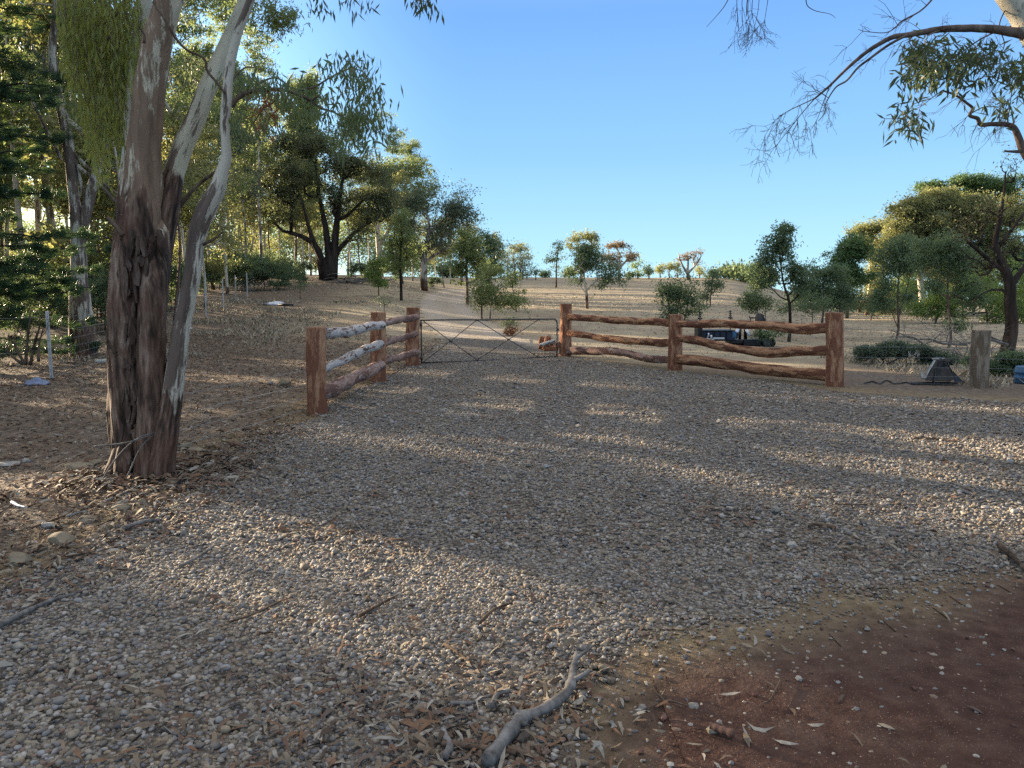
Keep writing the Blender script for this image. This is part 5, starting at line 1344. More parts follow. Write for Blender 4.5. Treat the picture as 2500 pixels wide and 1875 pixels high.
# individual young trees in front of the woodland
ptree('sapling', 'leafy bright sapling right of the spreading tree foot', 'tree', 925, 44,
      [([(925, 740), (924, 712), (924, 670)], [1.8, 1.5, .8])], [(924, 650, 22, 16, 22), (922, 676, 24, 18, 24), (928, 695, 18, 8, 8)], M['wattleG'], M['limb'], nleaf=110, cr=.34, L=.13, W=.055, rtip=.008, seg=.4)
ptree('gum_tree', 'slim dark-trunked gum with tall fine crown by the track', 'tree', 979, 43,
      [([(979, 732), (979, 690), (977, 640), (980, 590), (982, 550)], [4, 3.5, 3, 2, 1])], [(985, 545, 26, 24, 26), (975, 590, 30, 30, 32), (1000, 610, 26, 30, 22), (960, 630, 24, 28, 18), (985, 650, 34, 16, 12)], M['gum_green'], M['darkbark'], nleaf=90, cr=.45, L=.14, W=.05, rtip=.01, seg=.5)
ptree('sapling', 'low scraggy sapling behind the second left fence post', 'tree', 935, 30,
      [([(938, 765), (938, 748), (936, 735)], [1.2, 1, .5])], [(934, 738, 20, 7, 12)], M['wattle'], M['limb'], nleaf=40, cr=.2, L=.08, W=.03, rtip=.005, seg=.2)
ptree('sapling', 'thin bare-stemmed wattle seedling near the white bundle', 'tree', 735, 40, [([(724, 745), (732, 725), (736, 700)], [1.2, 1, .6])], [(735, 700, 16, 10, 9)], M['wattle'], M['limb'], nleaf=50, cr=.3, L=.11, W=.04, rtip=.006, seg=.3)
ptree('bush', 'bright yellow-green bush in the sun left of the spreading tree', 'bush', 595, 56, [([(595, 700), (595, 660)], [2, 1])], [(593, 650, 14, 14, 16), (597, 668, 10, 10, 8)], M['wattleG'], M['limb'], nleaf=80, cr=.4, L=.15, W=.06, seg=.5)

# ------------------------------------------------------------------ log fences
def m_log(name, cols, white=0., wthr=.5):
    s = NT(name, .85, .15)
    at = s.n("ShaderNodeAttribute", attribute_name='sv'); mp = s.n("ShaderNodeMapping"); mp.inputs['Scale'].default_value = (1, 1, .22)
    s.l(at.outputs['Vector'], mp.inputs[0]); v = mp.outputs[0]
    a = s.noise(6, v, 6, .65); b = s.noise(40, v, 4, .6); c = s.noise(7.5, v, 5, .62); e = s.vor(26, v)
    f = s.math('ADD', s.math('MULTIPLY', a, .55), s.math('MULTIPLY', b, .45))
    col = s.ramp(f, [(.36, cols[0]), (.5, cols[1]), (.66, cols[2])])
    col = s.mix(s.ramp(c, [(.50, 0.), (.53, .85)]), col, cols[3])
    col = s.mix(s.ramp(e, [(.0, .35), (.05, 0.)]), col, (.03, .018, .014))
    if white:
        w = s.ramp(s.noise(11, v, 5, .72), [(wthr, 0.), (wthr + .03, white)])
        col = s.mix(w, col, s.ramp(b, [(.3, (.30, .275, .26)), (.6, (.52, .49, .46))]))
    hh = s.math('ADD', f, s.math('MULTIPLY', s.ramp(c, [(.50, 0.), (.53, .5)]), .6)); s.color(col); s.bump(hh, .8, .014); return s.m
M['post'] = m_log('debarked red post', [(.15, .062, .036), (.32, .155, .088), (.52, .32, .19), (.19, .075, .045)])
M['postend'] = m_plain('sawn post end', (.26, .16, .10), .9, 0, 30, .3, .3)
M['rail'] = m_log('reddish log', [(.17, .078, .042), (.37, .19, .105), (.56, .36, .215), (.12, .046, .030)])
M['railw'] = m_log('white-barked log', [(.09, .05, .038), (.20, .125, .095), (.31, .21, .165), (.07, .04, .03)], 1., .43)
M['railp'] = m_log('pinkish bark log', [(.13, .08, .062), (.28, .18, .145), (.42, .31, .26), (.12, .06, .045)], .6, .58)
M['wpost'] = m_log('weathered post', [(.13, .10, .07), (.24, .19, .14), (.34, .28, .21), (.15, .105, .07)])

def post(parent, px, top, base_, d, w0, w1, seed, label=None, off=None, m='post', ndl=None):
    b = A([P(px, base_, d)[0], d, Tz(P(px, base_, d)[0], d)]); t = P(px + (ndl or 0), top, d)
    r = (w0 / 2) * d / FPX; r1 = (w1 / 2) * d / FPX
    n = 46; q = b + (t - b) * np.linspace(-.18, 1, n)[:, None]
    q[:, :2] += np.stack([.010 * np.sin(np.linspace(0, 4, n) + seed), .008 * np.cos(np.linspace(0, 5, n) + seed)], -1)
    rr = np.interp(np.linspace(0, 1, n), [0, .5, 1], [r1 * 1.03, (r + r1) / 2, r]) * (1 + .02 * np.sin(np.linspace(0, 9, n) + seed))
    q2 = np.concatenate([q, q[-1:] + A([[0, 0, .006]])]); rr2 = np.concatenate([rr, [rr[-1] * .95]])
    mb = MB(); mb.tube(q2, rr2, 40, True, .06, 7, .25, seed * 7); me = mb.mesh('post', True, off); me.materials.append(M[m]); me.materials.append(M['postend'])
    nz = np.zeros(len(me.polygons) * 3); me.polygons.foreach_get('normal', nz); nz = nz.reshape(-1, 3)
    ct = np.zeros(len(me.polygons) * 3); me.polygons.foreach_get('center', ct); ct = ct.reshape(-1, 3)
    endm = (nz[:, 2] > .8) & (ct[:, 2] > ct[:, 2].max() - .03)
    me.polygons.foreach_set('material_index', endm.astype(np.int32)); me.polygons.foreach_set('use_smooth', ~endm)
    part('post', me, None, parent, label); return b, r

def rail(parent, pts, r0, r1, seed, off, m='rail', bump=.13, label=None, n=70):
    q = smooth_path(A([P(*p) for p in pts]), n * 2)
    n = n * 2; w = np.linspace(0, 1, n)
    q[:, 2] += .010 * np.sin(w * 9 + seed) + .006 * np.sin(w * 23 + seed * 2); q[:, 1] += .012 * np.sin(w * 7 + seed * 3)
    rr = (r0 + (r1 - r0) * w) * (1 + .05 * np.sin(w * 14 + seed) + .04 * np.sin(w * 31 + seed * 2))
    rr[0] *= .82; rr[-1] *= .82
    q = np.concatenate([q[:1], q, q[-1:]]); rr = np.concatenate([[rr[0] * .6], rr, [rr[-1] * .6]])
    mb = MB(); mb.tube(q, rr, 30, True, bump * .75, 6, 1, seed)
    return part('rail', mb.mesh('rail', True, off), M[m], parent, label)

x1 = P(773, 1000, 10.4)[0]; fo = A([x1, 10.4, Tz(x1, 10.4)])
fl = root('log_fence', fo, 'left wing of the entrance log fence with white-barked upper rails', 'fence', 'log fence wings either side of the gate')
post(fl, 773, 799, 1010, 10.4, 49, 47, 1, off=fo); post(fl, 924, 763, 931, 14.5, 37, 38, 2, off=fo); post(fl, 1008, 751, 894, 17.9, 33, 34, 3, off=fo)
rail(fl, [(790, 817, 10.42), (860, 807, 12.2), (933, 793, 14.25)], .082, .080, 1, fo, 'railw', .10)
rail(fl, [(785, 903, 10.45), (860, 868, 12.2), (929, 839, 14.2)], .060, .082, 2, fo, 'railw', .14)
rail(fl, [(780, 962, 10.35), (850, 932, 12.0), (931, 890, 14.2)], .120, .105, 3, fo, 'railp', .10)
rail(fl, [(930, 789, 14.6), (980, 781, 16.2), (1016, 774, 17.65)], .060, .085, 4, fo, 'railp', .2)
rail(fl, [(930, 841, 14.6), (975, 827, 16.2), (1015, 816, 17.65)], .068, .072, 5, fo, 'railp', .15)
rail(fl, [(930, 884, 14.6), (975, 872, 16.2), (1017, 861, 17.65)], .072, .088, 6, fo, 'railp', .15)
x1 = P(2037, 940, 13.7)[0]; fo = A([x1, 13.7, Tz(x1, 13.7)])
fr = root('log_fence', fo, 'right wing of the entrance log fence with long sagging red-brown rails', 'fence', 'log fence wings either side of the gate')
post(fr, 1381, 742, 873, 20.5, 28, 30, 4, off=fo); post(fr, 1648, 768, 903, 16.9, 34, 35, 5, off=fo); post(fr, 2037, 764, 944, 13.7, 41, 42, 6, off=fo)
rail(fr, [(1388, 775, 20.3), (1470, 779, 19.4), (1560, 785, 18.2), (1640, 788, 17.0)], .088, .088, 7, fo, 'rail', .17)
rail(fr, [(1388, 813, 20.3), (1470, 824, 19.4), (1560, 835, 18.2), (1640, 836, 17.0)], .085, .092, 8, fo, 'rail', .15)
rail(fr, [(1388, 857, 20.3), (1450, 856, 19.6), (1500, 858, 19.0), (1570, 873, 18.0), (1640, 879, 17.0)], .110, .085, 9, fo, 'railp', .17, 'pale brown crooked lower rail')
rail(fr, [(1655, 791, 16.6), (1740, 790, 15.9), (1860, 795, 15.0), (1960, 802, 14.3), (2030, 798, 13.75)], .075, .105, 10, fo, 'rail', .10)
rail(fr, [(1655, 823, 16.6), (1700, 832, 16.2), (1780, 850, 15.6), (1870, 860, 15.0), (1950, 857, 14.3), (2028, 857, 13.75)], .085, .100, 11, fo, 'rail', .12)
rail(fr, [(1654, 876, 16.6), (1780, 891, 15.6), (1900, 905, 14.7), (2028, 919, 13.75)], .115, .112, 12, fo, 'rail', .07)

# ------------------------------------------------------------------ farm gate
M['gate'] = m_plain('rusty dark galvanised tube', (.085, .075, .07), .55, .5, 20, .45, .2, .5)
M['wire'] = m_plain('dull wire', (.24, .25, .25), .6, .4, 20, .2, 0)
gL, gR = 18.3, 20.2
def gp(fx, py_off): # fx 0..1 along the gate, height in metres above the ground
    a = A([P(1029, 870, gL)[0], gL]); b = A([P(1361, 870, gR)[0], gR]); c = a + (b - a) * fx
    return A([c[0], c[1], .03 + py_off])
gH = 1.06
go = gp(0, 0)
gate = root('farm_gate', go, 'low tubular metal gate with crossed wire braces between the log fence wings', 'gate')
mb = MB()
fr_ = [gp(0, .02), gp(0, gH - .02)]
V, F, F3 = tube(smooth_path(fr_, 12), .019, 10); mb.add(V, F, F3); part('stile', mb.mesh('stile', True, go), M['gate'], gate)
mb = MB(); pts = [gp(-.005, gH), gp(.2, gH + .005), gp(.5, gH - .01), gp(.8, gH - .01), gp(.955, gH - .015)]
q = list(smooth_path(pts, 40)); cc = .12
for a in np.linspace(0, math.pi / 2, 9): q.append(gp(.965 + .030 * math.sin(a), gH - .015 - cc + cc * math.cos(a)))
q += [gp(.995, gH * .5), gp(.995, .02)]
V, F, F3 = tube(q, .020, 10); mb.add(V, F, F3); part('top_rail', mb.mesh('top_rail', True, go), M['gate'], gate)
mb = MB(); V, F, F3 = tube([gp(-.005, .02), gp(.35, .012), gp(.7, .02), gp(1., .03)], .020, 10); mb.add(V, F, F3); part('bottom_rail', mb.mesh('bottom_rail', True, go), M['gate'], gate)
for a, b in (((.01, gH), (.385, .03)), ((.01, .03), (.385, gH - .01)), ((.385, gH - .01), (.85, .03)), ((.385, .03), (.85, gH - .02))):
    mb = MB(); V, F, F3 = tube([gp(*a), gp((a[0] + b[0]) / 2, (a[1] + b[1]) / 2 - .01), gp(*b)], .0105, 8); mb.add(V, F, F3); part('brace', mb.mesh('brace', True, go), M['gate'], gate)
for fx, h in ((.385, gH - .012), (.385, .028), (.85, gH - .02), (.85, .035), (.20, gH / 2), (.617, gH / 2)):
    mb = MB(); mb.add(*box(gp(fx, h), (.075, .05, .055), .2, .012)); part('clamp', mb.mesh('clamp', False, go), M['gate'], gate)
for h in (.14, gH - .10):
    mb = MB(); V, F, F3 = tube([gp(-.035, h), gp(.004, h)], .017, 10); mb.add(V, F, F3); V, F, F3 = tube([gp(0, h - .05), gp(0, h + .05)], .030, 12); mb.add(V, F, F3); part('hinge', mb.mesh('hinge', True, go), M['gate'], gate)
mb = MB(); mb.add(*box(gp(1.0, gH - .30), (.07, .05, .06), .2, .015)); V, F, F3 = tube([gp(1.0, gH - .30), gp(1.03, gH - .36), gp(1.05, gH - .30)], .006, 6); mb.add(V, F, F3); part('latch', mb.mesh('latch', False, go), M['gate'], gate)

# ------------------------------------------------------------------ firewood by the gate post
def log_at(p, d, L_, r_, m, label, seed, grp='cut logs piled beside the right gate post'):
    d = A(d, float); d /= np.linalg.norm(d); p = A(p, float)
    q = smooth_path([p - d * L_ / 2, p + A([0, 0, .01]), p + d * L_ / 2], 20); q2 = np.concatenate([q[:1], q, q[-1:]])
    rr = np.concatenate([[r_ * .9], np.full(20, r_), [r_ * .9]]); mb = MB(); mb.tube(q2, rr, 20, True, .12, 8, 1, seed)
    me = mb.mesh('log', True, p); me.materials.append(M[m]); me.materials.append(M['postend'])
    mi = np.zeros(len(me.polygons), np.int32); mi[-40:] = 1; me.polygons.foreach_set('material_index', mi)
    o = bpy.data.objects.new('log', me); o.location = [float(v) for v in p]; link(o); return tag(o, label, 'log', grp)
c = P(1325, 838, 20.6)
g0 = Tz(c[0], c[1])
log_at(P(1322, 838, 20.9), (.12, .5, 1.), .34, .085, 'rail', 'leaning short log at the left of the pile by the gate post', 1)
log_at(P(1336, 836, 20.7), (.2, .8, .8), .34, .09, 'rail', 'stubby log propped in the middle of the pile by the gate post', 2)
log_at(P(1338, 838, 20.35), (1, -.1, .30), .42, .055, 'railw', 'white-barked branch piece lying across the pile by the gate post', 3)
log_at(P(1358, 843, 20.9), (.9, .6, 0), .36, .085, 'railp', 'pale log at the right end of the pile by the gate post', 4)
log_at(P(1345, 851, 20.6), (1., .2, 0), .40, .075, 'rail', 'dark log lowest in the pile by the gate post', 5)
log_at(P(1415, 857, 21.6), (1., .1, 0), .5, .09, 'railp', 'cut log lying behind the lowest rail right of the gate post', 6)

# ------------------------------------------------------------------ wire fences
def wire_fence(name, label, posts, hts, d_wires, h, mpost, r, gap=None, vstep=.3, ends=None):
    o = A([*posts[0], Tz(*posts[0])])
    rt_ = root(name, o, label, 'fence')
    for i, (x, y) in enumerate(posts):
        z = Tz(x, y)
        if ends is None or i not in ends:
            mb = MB()
            if r[0] == 'star':
                q = [A([x, y, z - .2]), A([x, y, z + h + .12])]
                a0 = rng.uniform(0, 2)
                for k in range(3):                      # Y-section steel post
                    a = a0 + k * 2.094; dv = A([math.cos(a), math.sin(a), 0]) * .036; w = A([-math.sin(a), math.cos(a), 0]) * .004
                    V = A([q[0] - w, q[0] + w, q[0] + dv + w, q[0] + dv - w, q[1] - w, q[1] + w, q[1] + dv + w, q[1] + dv - w])
                    mb.add(V, A([[0, 1, 5, 4], [1, 2, 6, 5], [2, 3, 7, 6], [3, 0, 4, 7], [4, 5, 6, 7], [3, 2, 1, 0]]))
            else:
                V, F, F3 = tube(smooth_path([A([x, y, z - .2]), A([x, y, z + h + .1])], 8), r[1], 14, True, .05, 6, .3, i); mb.add(V, F, F3)
            part('post', mb.mesh('post', False, o), M[mpost], rt_)
    mb = MB()
    for i in range(len(posts) - 1):
        a, b = A(posts[i]), A(posts[i + 1]); L_ = np.linalg.norm(b - a); n = max(4, int(L_))
        t = np.linspace(0, 1, n)
        xy = a + (b - a) * t[:, None]; zz = T(xy[:, 0], xy[:, 1])
        for w in d_wires:
            q = np.stack([xy[:, 0], xy[:, 1], zz + w - .015 * np.sin(t * math.pi)], -1)
            V, F, F3 = tube(q, .0036, 3, False); mb.add(V, F)
        if vstep:
            for tt in np.arange(0, L_, vstep) / L_:
                p = a + (b - a) * tt; z = Tz(*p)
                V, F, F3 = tube([A([*p, z + d_wires[0]]), A([*p, z + d_wires[-2 if len(d_wires) > 7 else -1]])], .0018, 3, False); mb.add(V, F)
    part('wire', mb.mesh('wire', True, o), M['wire'], rt_)
    return rt_
M['steel'] = m_plain('galvanised steel picket', (.48, .48, .46), .6, .1, 12, .15, 0)
fp = [(-10.2, 9.5), (P(118, 800, 15)[0], 15.0), (P(273, 800, 19.2)[0], 19.2), (P(385, 800, 24)[0], 24), (P(452, 800, 27.5)[0], 27.5), (P(502, 740, 31)[0], 31.), (P(545, 740, 34.5)[0], 34.5), (P(577, 740, 38)[0], 38.), (P(603, 700, 42)[0], 42.), (P(640, 700, 50)[0], 50.), (P(665, 700, 58)[0], 58.)]
wire_fence('wire_fence', 'wire mesh fence on thin steel posts in front of the woodland', fp, None, [.05, .17, .30, .44, .60, .78, .98, 1.25], 1.25, 'steel', ('star',), vstep=.3)
# log-post end to the weathered post
p6 = (P(2037, 940, 13.7)[0], 13.7); p7 = (P(2391, 940, 13.55)[0], 13.55)
wf = wire_fence('wire_fence', 'fine wire mesh strung from the last log post past the weathered post', [p6, p7, (10.8, 13.3)], None, [.06, .2, .36, .54, .74], .9, 'steel', ('star',), vstep=.3, ends=(0, 1, 2))
wire_fence('wire_fence', 'low wire mesh from the near log post back to the big gum tree', [(-3.75, 6.75), (P(760, 1000, 10.45)[0], 10.5)], None, [.08, .24, .42, .62], .8, 'steel', ('star',), vstep=.25, ends=(0, 1))
ow = A([p7[0], p7[1], Tz(*p7)])
wp = root('wooden_post', ow, 'stout weathered grey-brown round post standing alone right of the digger bucket', 'post')
post(wp, 2391, 806, 946, 13.55, 43, 40, 9, off=ow, m='wpost', ndl=5)

# ------------------------------------------------------------------ parked machine behind the right log fence
M['bluep'] = m_plain('dusty blue plastic', (.035, .11, .21), .5, 0, 7, .25, .05, .4)
M['mblue'] = m_plain('dark navy machine paint', (.010, .018, .045), .35, .2, 6, .3, .05, .5)
M['mblack'] = m_plain('black machine steel', (.012, .013, .015), .5, .2, 9, .3, .1, .5)
M['msilver'] = m_plain('bare aluminium', (.55, .56, .58), .35, .6, 9, .12, .05, .5)
M['mwhite'] = m_plain('off-white painted strut', (.60, .64, .72), .5, 0, 9, .08, .05)
M['rubber'] = m_plain('black rubber', (.018, .018, .018), .8, 0, 20, .3, .3)
M['drum'] = m_plain('dirty steel roller', (.14, .15, .13), .6, .3, 9, .4, .3)
dm = 24.2
mo = P(1800, 842, dm); mo[2] = Tz(mo[0], mo[1])
mc = root('compact_machine', mo, 'dark compact machine with low deck, white struts and black seat behind the right fence', 'machine')
def mp(px, py, dd=0.): return P(px, py, dm + dd)
def mbox(name, x0, y0, x1, y1, dep, m, dd=0., bev=.015, label=None):
    a, b = mp(x0, y0, dd), mp(x1, y1, dd); c = (a + b) / 2; c[1] = dm + dd
    mb = MB(); mb.add(*box(c, (abs(b[0] - a[0]), dep, abs(a[2] - b[2])), 0, bev)); return part(name, mb.mesh(name, False, mo), M[m], mc, label)
def mtube(name, pts, r, m, label=None, sides=8):
    mb = MB(); V, F, F3 = tube([mp(*p) for p in pts], r, sides); mb.add(V, F, F3); return part(name, mb.mesh(name, True, mo), M[m], mc, label)
mbox('deck_box', 1709, 807, 1786, 831, .7, 'mblue', 0, .03)
for k_ in range(5): mbox('deck_rib', 1714 + k_ * 15, 808, 1716 + k_ * 15, 830, .05, 'mblack', -.38, .004)
mbox('deck_flange', 1708, 805, 1787, 808, .76, 'mblack', 0, .01); mbox('blue_panel', 1788, 809, 1797, 824, .03, 'bluep', -.37, .005)
mbox('upright_panel', 1700, 796, 1710, 822, .5, 'mblack', -.05, .01)
mbox('engine_cover', 1784, 810, 1797, 826, .5, 'mblue', -.1, .03)
mbox('chassis', 1776, 828, 1858, 838, .6, 'mblack', 0, .02)
mbox('chassis_rail', 1740, 824, 1768, 828, .1, 'msilver', -.42, .005)
mbox('blade', 1816, 829, 1856, 843, .08, 'mblack', -.36, .01)
mbox('toolbox', 1860, 808, 1874, 828, .35, 'mblack', -.1, .03)
mtube('strut', [(1802, 803, -.2), (1792, 826, -.3)], .055, 'mwhite')
mtube('strut', [(1822, 803, -.2), (1830, 820, -.3)], .045, 'mwhite')
mtube('mast', [(1807, 800, 0), (1806, 830, 0)], .05, 'mblack'); mtube('mast', [(1819, 790, .1), (1820, 830, .1)], .06, 'mblack')
for x, y0, y1 in ((1709, 759, 815), (1783, 757, 815)):
    mtube('threaded_pole', [(x, y0, -.2), (x, y1, -.2)], .014, 'mblack')
    for k in range(5):
        mtube('collar', [(x - 3 + (k == 3) * -2, y0 + 4 + k * 5, -.2), (x + 3 + (k == 3) * 2, y0 + 4 + k * 5, -.2)], .022 if k != 3 else .03, 'mblack', sides=6)
mtube('coupling', [(1729, 813, -.45), (1730, 817, -.45), (1727, 826, -.45)], .03, 'msilver'); mtube('coupling', [(1736, 818, -.5), (1737, 828, -.5)], .035, 'msilver'); mtube('coupling', [(1722, 827, -.5), (1744, 829, -.5)], .02, 'msilver')
# seat with back, cushion and arm rest
s0 = mp(1856, 784); mb = MB()
q = []
for t_, w_ in ((0, .62), (.25, .62), (.5, .56), (.75, .48), (.93, .34), (1., .2)):
    q.append((s0[2] - .02 + .27 * t_, w_, .10 * t_))
Vv = []
for z_, w_, y_ in q:
    for sx, sy in ((-.5, 0), (.5, 0), (.5, .1), (-.5, .1)): Vv.append([s0[0] + sx * w_ * .55, dm + y_ + sy, z_])
Vv = A(Vv); FF = []
for i in range(5):
    for k in range(4): FF.append([i * 4 + k, i * 4 + (k + 1) % 4, i * 4 + 4 + (k + 1) % 4, i * 4 + 4 + k])
FF += [[3, 2, 1, 0], [20, 21, 22, 23]]
mb.add(Vv, A(FF)); seat = part('seat_back', mb.mesh('seat_back', True, mo), M['mblack'], mc)
mb = MB(); mb.add(*box(s0 + A([-.03, -.2, -.05]), (.42, .42, .10), 0, .03)); part('seat_cushion', mb.mesh('seat_cushion', True, mo), M['mblack'], mc)
mtube('armrest', [(1829, 772, -.1), (1831, 776, -.1), (1844, 776, -.1)], .022, 'mblack'); mtube('armrest_post', [(1832, 775, -.1), (1833, 800, -.1)], .018, 'mblack')
mtube('seat_post', [(1856, 786, 0), (1856, 828, 0)], .06, 'mblack')
# roller and rubber track
def disc(name, c, r, w, m, label=None, sides=24, axis=A([0, 1, 0])):
    mb = MB(); V, F, F3 = tube([c - axis * w / 2, c - axis * w * .45, c + axis * w * .45, c + axis * w / 2], [r * .92, r, r, r * .92], sides); mb.add(V, F, F3); return part(name, mb.mesh(name, True, mo), M[m], mc, label)
c = mp(1868, 836, -.2); disc('roller', c, .13, .55, 'drum'); c = mp(1880, 836, -.15); disc('wheel', c, .125, .4, 'rubber')
for k in range(4): disc('wheel', mp(1790 + 15 * k, 838, .1), .085, .35, 'rubber', None, 18)
mb = MB(); q = [mp(1783, 838), mp(1786, 833.5), mp(1840, 833.5), mp(1846, 838), mp(1840, 843.3), mp(1786, 843.3), mp(1783, 838)]
V, F, F3 = tube(smooth_path(q, 50), .026, 8, False); mb.add(V, F); part('track_belt', mb.mesh('track_belt', True, mo), M['rubber'], mc)

# ------------------------------------------------------------------ digger bucket, bar and hose beside the weathered post
db = 14.1
bo = P(2302, 930, db); bo[2] = Tz(bo[0], db)
bk_ = root('digger_bucket', bo, 'worn black digger bucket standing mouth down on the ground', 'bucket')
def bp_(px, py, dd): return P(px, py, db + dd)
def plate(name, pts, th, m, label=None):
    pts = A(pts); nrm = np.cross(pts[1] - pts[0], pts[2] - pts[0]); nrm /= np.linalg.norm(nrm); n = len(pts)
    V = np.concatenate([pts - nrm * th / 2, pts + nrm * th / 2]); Q = [[i, (i + 1) % n, n + (i + 1) % n, n + i] for i in range(n)]
    mb = MB(); tri = [[0, i + 1, i] for i in range(1, n - 1)] + [[n, n + i, n + i + 1] for i in range(1, n - 1)]
    mb.add(V, A(Q), A(tri)); return part(name, mb.mesh(name, False, bo), M[m], bk_, label)
M['bucketg'] = m_plain('worn grey bucket steel', (.05, .047, .043), .6, .2, 5, .4, .2)
M['bucketw'] = m_plain('polished worn steel', (.30, .30, .28), .4, .5, 9, .2, .1)
front = [bp_(2259, 928, -.25), bp_(2320, 931, -.28), bp_(2330, 925, -.26), bp_(2309, 884, -.12), bp_(2285, 882, -.12), bp_(2270, 905, -.2)]
plate('side_plate', front, .02, 'bucketg')
back = [p + A([.30, .55, .02]) for p in front]; plate('side_plate', back, .02, 'mblack')
def strip(name, ed, m, th=.018, lab=None):              # curved shell joining the two side plates
    a = smooth_path(A(ed), 14); b = a + A([.30, .55, .02]); V = np.concatenate([a, b, a + A([0, 0, th]), b + A([0, 0, th])]); n = 14
    F = [[i, i + 1, n + i + 1, n + i] for i in range(n - 1)] + [[2 * n + i, 3 * n + i, 3 * n + i + 1, 2 * n + i + 1] for i in range(n - 1)] + [[i, 2 * n + i, 2 * n + i + 1, i + 1] for i in range(n - 1)] + [[n + i, n + i + 1, 3 * n + i + 1, 3 * n + i] for i in range(n - 1)] + [[0, n, 3 * n, 2 * n], [n - 1, 3 * n - 1, 4 * n - 1, 2 * n - 1]]
    mb = MB(); mb.add(V, A(F)); return part(name, mb.mesh(name, True, bo), M[m], bk_, lab)
strip('shell', [front[4], front[3], bp_(2318, 897, -.16), front[2]], 'mblack'); strip('lip', [front[0], front[5], front[4]], 'bucketw', .012)
for k in range(5):
    c = bp_(2258, 921, -.27) + A([.065, .13, .01]) * k; mb = MB(); mb.add(*box(c + A([-.02, 0, -.01]), (.10, .055, .045), .3, .012)); part('tooth', mb.mesh('tooth', False, bo), M['bucketw'], bk_)
plate('rib', [bp_(2276, 932, -.29), bp_(2283, 931, -.29), bp_(2296, 898, -.20), bp_(2305, 884, -.15), bp_(2292, 884, -.15), bp_(2284, 905, -.22)], .03, 'mblack')
plate('rib', [bp_(2297, 885, -.16), bp_(2304, 885, -.16), bp_(2352, 932, -.10), bp_(2332, 932, -.18)], .03, 'mblack')
for dx in (0, .16):
    plate('hitch_ear', [bp_(2283, 884, -.1) + A([dx, 0, 0]), bp_(2300, 884, -.1) + A([dx, .0, 0]), bp_(2298, 875, -.05) + A([dx, 0, 0]), bp_(2286, 875, -.05) + A([dx, 0, 0])], .03, 'mblack')
mb = MB(); V, F, F3 = tube([bp_(2276, 876.5, -.08), bp_(2318, 876.5, -.02)], .018, 10); mb.add(V, F, F3); part('hitch_pin', mb.mesh('hitch_pin', True, bo), M['bucketw'], bk_)
mb = MB(); c = P(2280, 940, 13.9); c[2] = Tz(c[0], 13.9) + .03; mb.add(*box(c, (.86, .09, .045), .02, .01)); solo('steel_bar', mb, M['mblack'], c, 'flat black steel bar lying in front of the digger bucket', 'bar', smooth=False)
mb = MB(); hp = [G(px, py) + A([0, 0, .018]) for px, py in ((2110, 938), (2130, 934), (2148, 939), (2160, 932), (2172, 933), (2182, 939), (2196, 938), (2212, 936), (2226, 940))]
V, F, F3 = tube(smooth_path(hp, 70), .013, 8); mb.add(V, F, F3); solo('hose', mb, M['rubber'], hp[0], 'thin black hose snaking on the dirt toward the steel bar', 'hose')
# blue drum at the right edge
do = P(2506, 940, 14.2); do[2] = Tz(do[0], 14.2)
dr_ = root('plastic_drum', do, 'dusty blue plastic drum cut by the right edge of the picture', 'drum')
mb = MB(); zz = [0, .01, .03, .10, .11, .13, .14, .20, .21, .23, .24, .31, .33]; rr = [.19, .205, .21, .21, .222, .222, .21, .21, .222, .222, .21, .205, .18]
V, F, F3 = tube([do + A([0, 0, z]) for z in zz], rr, 32); mb.add(V, F, F3); part('body', mb.mesh('body', True, do), M['bluep'], dr_)
mb = MB(); V, F, F3 = tube([do + A([.08, -.05, .33]), do + A([.08, -.05, .37])], .035, 14); mb.add(V, F, F3); part('cap', mb.mesh('cap', True, do), M['mblack'], dr_)

# ------------------------------------------------------------------ brush pile and dark ground shrub, right
mb = MB(); o0 = G(2300, 845)
def gb(pts, r0, r1, d, n=24):
    q = smooth_path(A([P(p[0], p[1], d + (p[2] if len(p) > 2 else 0)) for p in pts]), n); V, F, F3 = tube(q, np.linspace(r0, r1, n), 6, True, .1, 12, 1, len(mb.V)); mb.add(V, F, F3); return q
Q = [gb([(2460, 842), (2410, 828), (2360, 838), (2320, 842)], .05, .015, 20.5), gb([(2360, 842), (2300, 838), (2270, 828), (2230, 828), (2200, 815), (2170, 805)], .04, .01, 21), gb([(2260, 845), (2235, 826), (2210, 822), (2165, 822)], .03, .008, 20.6),
     gb([(2325, 862), (2335, 845), (2360, 830), (2372, 812)], .018, .008, 18.8), gb([(2358, 835), (2362, 850), (2355, 868), (2360, 880)], .016, .008, 18.6), gb([(2330, 862), (2350, 868), (2358, 872)], .014, .008, 18.6),
     gb([(2310, 835), (2316, 812), (2320, 805)], .016, .006, 20), gb([(2240, 845), (2270, 835), (2300, 812), (2318, 806)], .02, .006, 20.3), gb([(2400, 870), (2425, 850), (2445, 825)], .014, .006, 17.5), gb([(2415, 900), (2420, 870), (2424, 840)], .012, .006, 16.5)]
_mb = mb
for q_ in Q[:8]:
    for _ in range(9):
        twig(q_[rng.integers(3, 23)], A([rng.normal(-.4, .8), rng.normal(0, .4), rng.uniform(-.2, .8)]), rng.uniform(.3, .9), .007, 1, .5, -.1)
solo('brush_pile', mb, M['stick'], o0, 'tangle of pale dead branches behind the dark ground shrub', 'branches')
